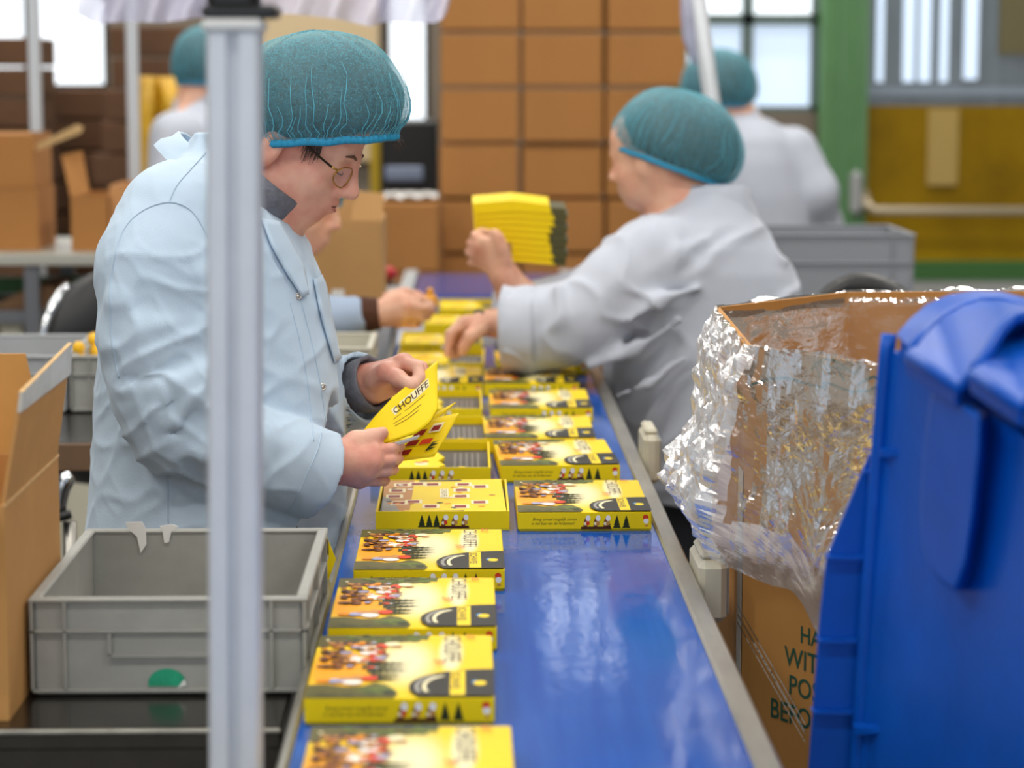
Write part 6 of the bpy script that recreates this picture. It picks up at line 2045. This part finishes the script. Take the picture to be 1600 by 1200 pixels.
# rolled cuff
ring_collar('rolled_cuff', W2(838, 514, -.135), W2(788, 515, -.125), .090, .088, M_coat_w, .008, coat2, .006)
tl = R(20)
Rm = np.array([[math.cos(tl), 0, math.sin(tl)], [0, 1, 0], [-math.sin(tl), 0, math.cos(tl)]])
net_cap(W2(1061, 222, .02), (.141, .125, .108), Rm, p2, .87, -.050, seed=4.0)
MB().tube([W2(740, 488, -.152), W2(748, 484, -.150), W2(756, 489, -.150)], .004, 6).build('tattoo', mat('ink_mark', '#5b5450', .6), p2)
ft2 = np.array([[b2[0] + .02, Y2P - .1, 0], [b2[0] + .02, Y2P + .12, 0]])
legs(p2, np.array([b2[0], Y2P, 0]), ft2, .80); shoes(p2, ft2, (-1, .3))
# yellow stack of booklets in the raised hand
ys = [[(735, 332), (742, 312), (860, 320), (862, 370), (800, 372), (752, 366)], [(752, 366), (800, 364), (866, 372), (866, 420), (806, 420), (768, 400)]]
sk = thing('booklet_stack', W2(800, 365, .06), 'fanned stack of yellow booklets raised in the hand of the far worker', 'booklet stack')
for k in range(9):
    t = k / 8
    pl = [(738 + 6 * t, 318 + 9 * k), (800, 313 + 9.5 * k), (858 + 4 * math.sin(k * 1.3), 320 + 10 * k), (862 + 6 * math.sin(k), 334 + 10 * k), (800, 330 + 9.8 * k), (742 + 8 * t, 334 + 8.5 * k)]
    if k > 5: pl = [(max(p_[0], 800 if i in (0, 5) else 0) if i in (0, 5) else p_[0], p_[1]) for i, p_ in enumerate(pl)]
    bo = MB().slab([W2(a, b, .05 + .004 * k) for a, b in pl], (0, .09, .012)).build('booklet', M_yellow, sk)
    MB().slab([W2(860, 324 + 10 * k, .052 + .004 * k), W2(884 + 4 * (k % 2), 326 + 10 * k, .06 + .004 * k), W2(884, 336 + 10 * k, .06 + .004 * k), W2(860, 335 + 10 * k, .052 + .004 * k)], (0, .06, .01)).build('dark_edge', mat('olive_print', '#4f4a1c', .5), bo)

# ------------------------------------------------------------------ three blurred workers farther off
def far_person(Y, label, hd, heading, pitch, torso, ry, capc, capr, arms, coatm, zbot=.55, h=.010, hairc=True, skin=M_skin2, captilt=0.0, yc=0.0, feetd=None, body_extra=None):
    Wf = lambda px, py, dy=0.0: at(px, py, Y + dy)
    cx = np.mean([(a + b) / 2 for _, a, b in torso])
    bs = Wf(cx, 400)
    t = thing('person', (bs[0], Y, 0), label, 'person')
    O = Wf(*hd); A_ = frame(heading, pitch)
    allx = [Wf(a, p)[0] for p, a, b in torso] + [Wf(b, p)[0] for p, a, b in torso] + [Wf(*q)[0] for arm in arms for q, _ in arm]
    S = SDF((min(allx) - .15, Y - .45, zbot), (max(allx) + .2, Y + .45, O[2] + .2), min(h, .008))
    PP = head(S, O, A_, 1.0)
    nk = Wf((torso[-1][1] + torso[-1][2]) / 2, torso[-1][0])
    S.cap(PP(-.012, 0, -.02), nk, .056, .065, .02)
    S.chain([nk, Wf(cx, (torso[0][0] + torso[-1][0]) / 2), (bs[0], Y, zbot + .1)], [.08, .1, .1], .03)
    for arm in arms:
        S.cap(nk, Wf(*arm[0][0]), .05, .045, .03)
        S.chain([Wf(*q) for q, _ in arm], [min(.042, r * .6) for _, r in arm], .02)
    if body_extra: body_extra(S, Wf)
    v, f = S.mesh(1); np_obj('body', v, f, skin, t)
    S = SDF((min(allx) - .15, Y - .45, zbot - .06), (max(allx) + .2, Y + .45, O[2] + .05), h)
    pys = [p for p, _, _ in torso]
    zz = [zbot] + [Wf(cx, p)[2] for p in pys]
    X0 = [Wf(torso[0][1], pys[0])[0]] + [Wf(a, p)[0] for p, a, _ in torso]; X1 = [Wf(torso[0][2], pys[0])[0]] + [Wf(b, p)[0] for p, _, b in torso]
    RY = [ry[0]] + list(ry)
    S.levels(zz, X0, X1, [Y + yc - r for r in RY], [Y + yc + r for r in RY], .03, 2.2)
    for arm in arms:
        S.chain([Wf(*q) for q, _ in arm], [r for _, r in arm], .03)
        e = Wf(*arm[-1][0]); dv = e - Wf(*arm[-2][0])
        S.cut(e, dv, .12)
    v, f = S.mesh(2); v = fold_noise(v, f, .010, (6, 6, 4), 23.0 + Y)
    ct = np_obj('coat', v, f, coatm, t)
    ring_collar('coat_collar', nk - (0, 0, .05), nk * .45 + PP(-.03, 0, -.055) * .55, .115, .080, coatm, .008, ct, .006)
    Rm = np.array([[math.cos(captilt), 0, math.sin(captilt)], [0, 1, 0], [-math.sin(captilt), 0, math.cos(captilt)]])
    net_cap(Wf(*capc), capr, Rm, t, .82, -.055, seed=Y)
    ft = np.array([[bs[0] - .1, Y, 0], [bs[0] + .1, Y + .03, 0]])
    legs(t, np.array([bs[0], Y, 0]), ft, zbot + .2); shoes(t, ft, heading)
    return t
# back turned, right of the carton wall
far_person(8.4, 'person in pale coat with back turned near the green door', (1122, 167), (.25, .97), R(8),
           [(420, 1120, 1272), (360, 1118, 1268), (300, 1108, 1262), (250, 1098, 1250), (215, 1095, 1235), (192, 1100, 1212), (178, 1105, 1180)], [.19, .19, .19, .18, .16, .12, .08],
           (1124, 133), (.134, .122, .126), [[((1240, 235, -.02), .085), ((1275, 300, -.05), .075), ((1285, 352, .05), .07), ((1240, 370, .22), .06)], [((1115, 235, 0), .085), ((1095, 300, .05), .075), ((1130, 352, .2), .065)]], mat('white_cotton', '#c3c8d4', .85, var=.04))
# behind the aluminium post
far_person(8.05, 'person in pale coat half hidden behind the aluminium post', (318, 124), (.8, .6), R(12),
           [(420, 232, 400), (330, 232, 398), (270, 236, 392), (225, 243, 385), (190, 256, 372), (165, 275, 352), (150, 290, 340)], [.19, .19, .19, .18, .16, .12, .08],
           (322, 98), (.116, .112, .122), [[((275, 215, -.15), .085), ((262, 300, -.2), .075), ((320, 350, -.22), .065)], [((350, 215, .15), .08), ((390, 300, .2), .07), ((420, 340, .2), .06)]], M_coat_w)
# leaning in between the standing worker and the belt
def extra(S, Wf):
    w_ = Wf(588, 490, -.06)
    S.chain([Wf(470, 505, 0), Wf(530, 496, -.05), w_], [.045, .036, .028], .02)
    hand(S, w_, [Wf(628, 466, -.075), Wf(634, 478, -.09), Wf(632, 490, -.085), Wf(624, 502, -.07)],
         [[Wf(655, 468, -.06), Wf(672, 474, -.03), Wf(676, 478, -.01)], [Wf(662, 482, -.07), Wf(676, 484, -.04), Wf(674, 486, -.015)], [Wf(656, 496, -.07), Wf(668, 496, -.04), Wf(664, 494, -.015)], [Wf(644, 508, -.06), Wf(654, 508, -.035), Wf(652, 504, -.01)]],
         [Wf(608, 466, -.03), Wf(632, 458, .0), Wf(652, 462, .01), Wf(668, 470, .01)], fr=.0105, wr=.03, kr=.016)
t5 = far_person(5.35, 'person mostly hidden behind the standing worker, one hand reaching over the belt', (455, 322), (.96, -.28), R(14),
           [(640, 330, 470), (560, 330, 472), (490, 332, 470), (440, 338, 464), (410, 352, 458), (392, 375, 452)], [.18, .18, .18, .17, .13, .09],
           (458, 276), (.126, .110, .108), [[((400, 450, -.16), .08), ((445, 515, -.14), .068), ((500, 502, -.08), .055), ((566, 493, -.06), .046)]], mat('blue_grey_cotton', '#9fb0c8', .85), body_extra=extra)
def Wt(px, py, dy=0.0): return at(px, py, 5.35 + dy)
ring_collar('brown_cuff', Wt(562, 493, -.06), Wt(592, 490, -.06), .042, .036, mat('brown_knit', '#4a2a18', .9), .006, t5, .003)
m5 = MB(); pts = [Wt(500, 360, -.10), Wt(536, 352, -.07), Wt(534, 392, -.06), Wt(505, 396, -.08)]
p = at(672, 470, 5.35)
pwn = thing('game_pawn', (p[0], p[1] - .0, p[2] - .012), 'small orange yellow pawn pinched in the far reaching hand', 'game pawn')
MB().lathe(tuple(p), [(.008, -.018), (.017, -.014), (.018, .0), (.013, .012), (.004, .017)], 14).build('pawn_body', mat('pawn_orange', '#e8a010', .4), pwn, smooth=True)
MB().lathe(tuple(p), [(.004, .014), (.008, .018), (.008, .024), (.003, .029)], 12).build('pawn_top', mat('pawn_orange', '#e8a010', .4), pwn, smooth=True)
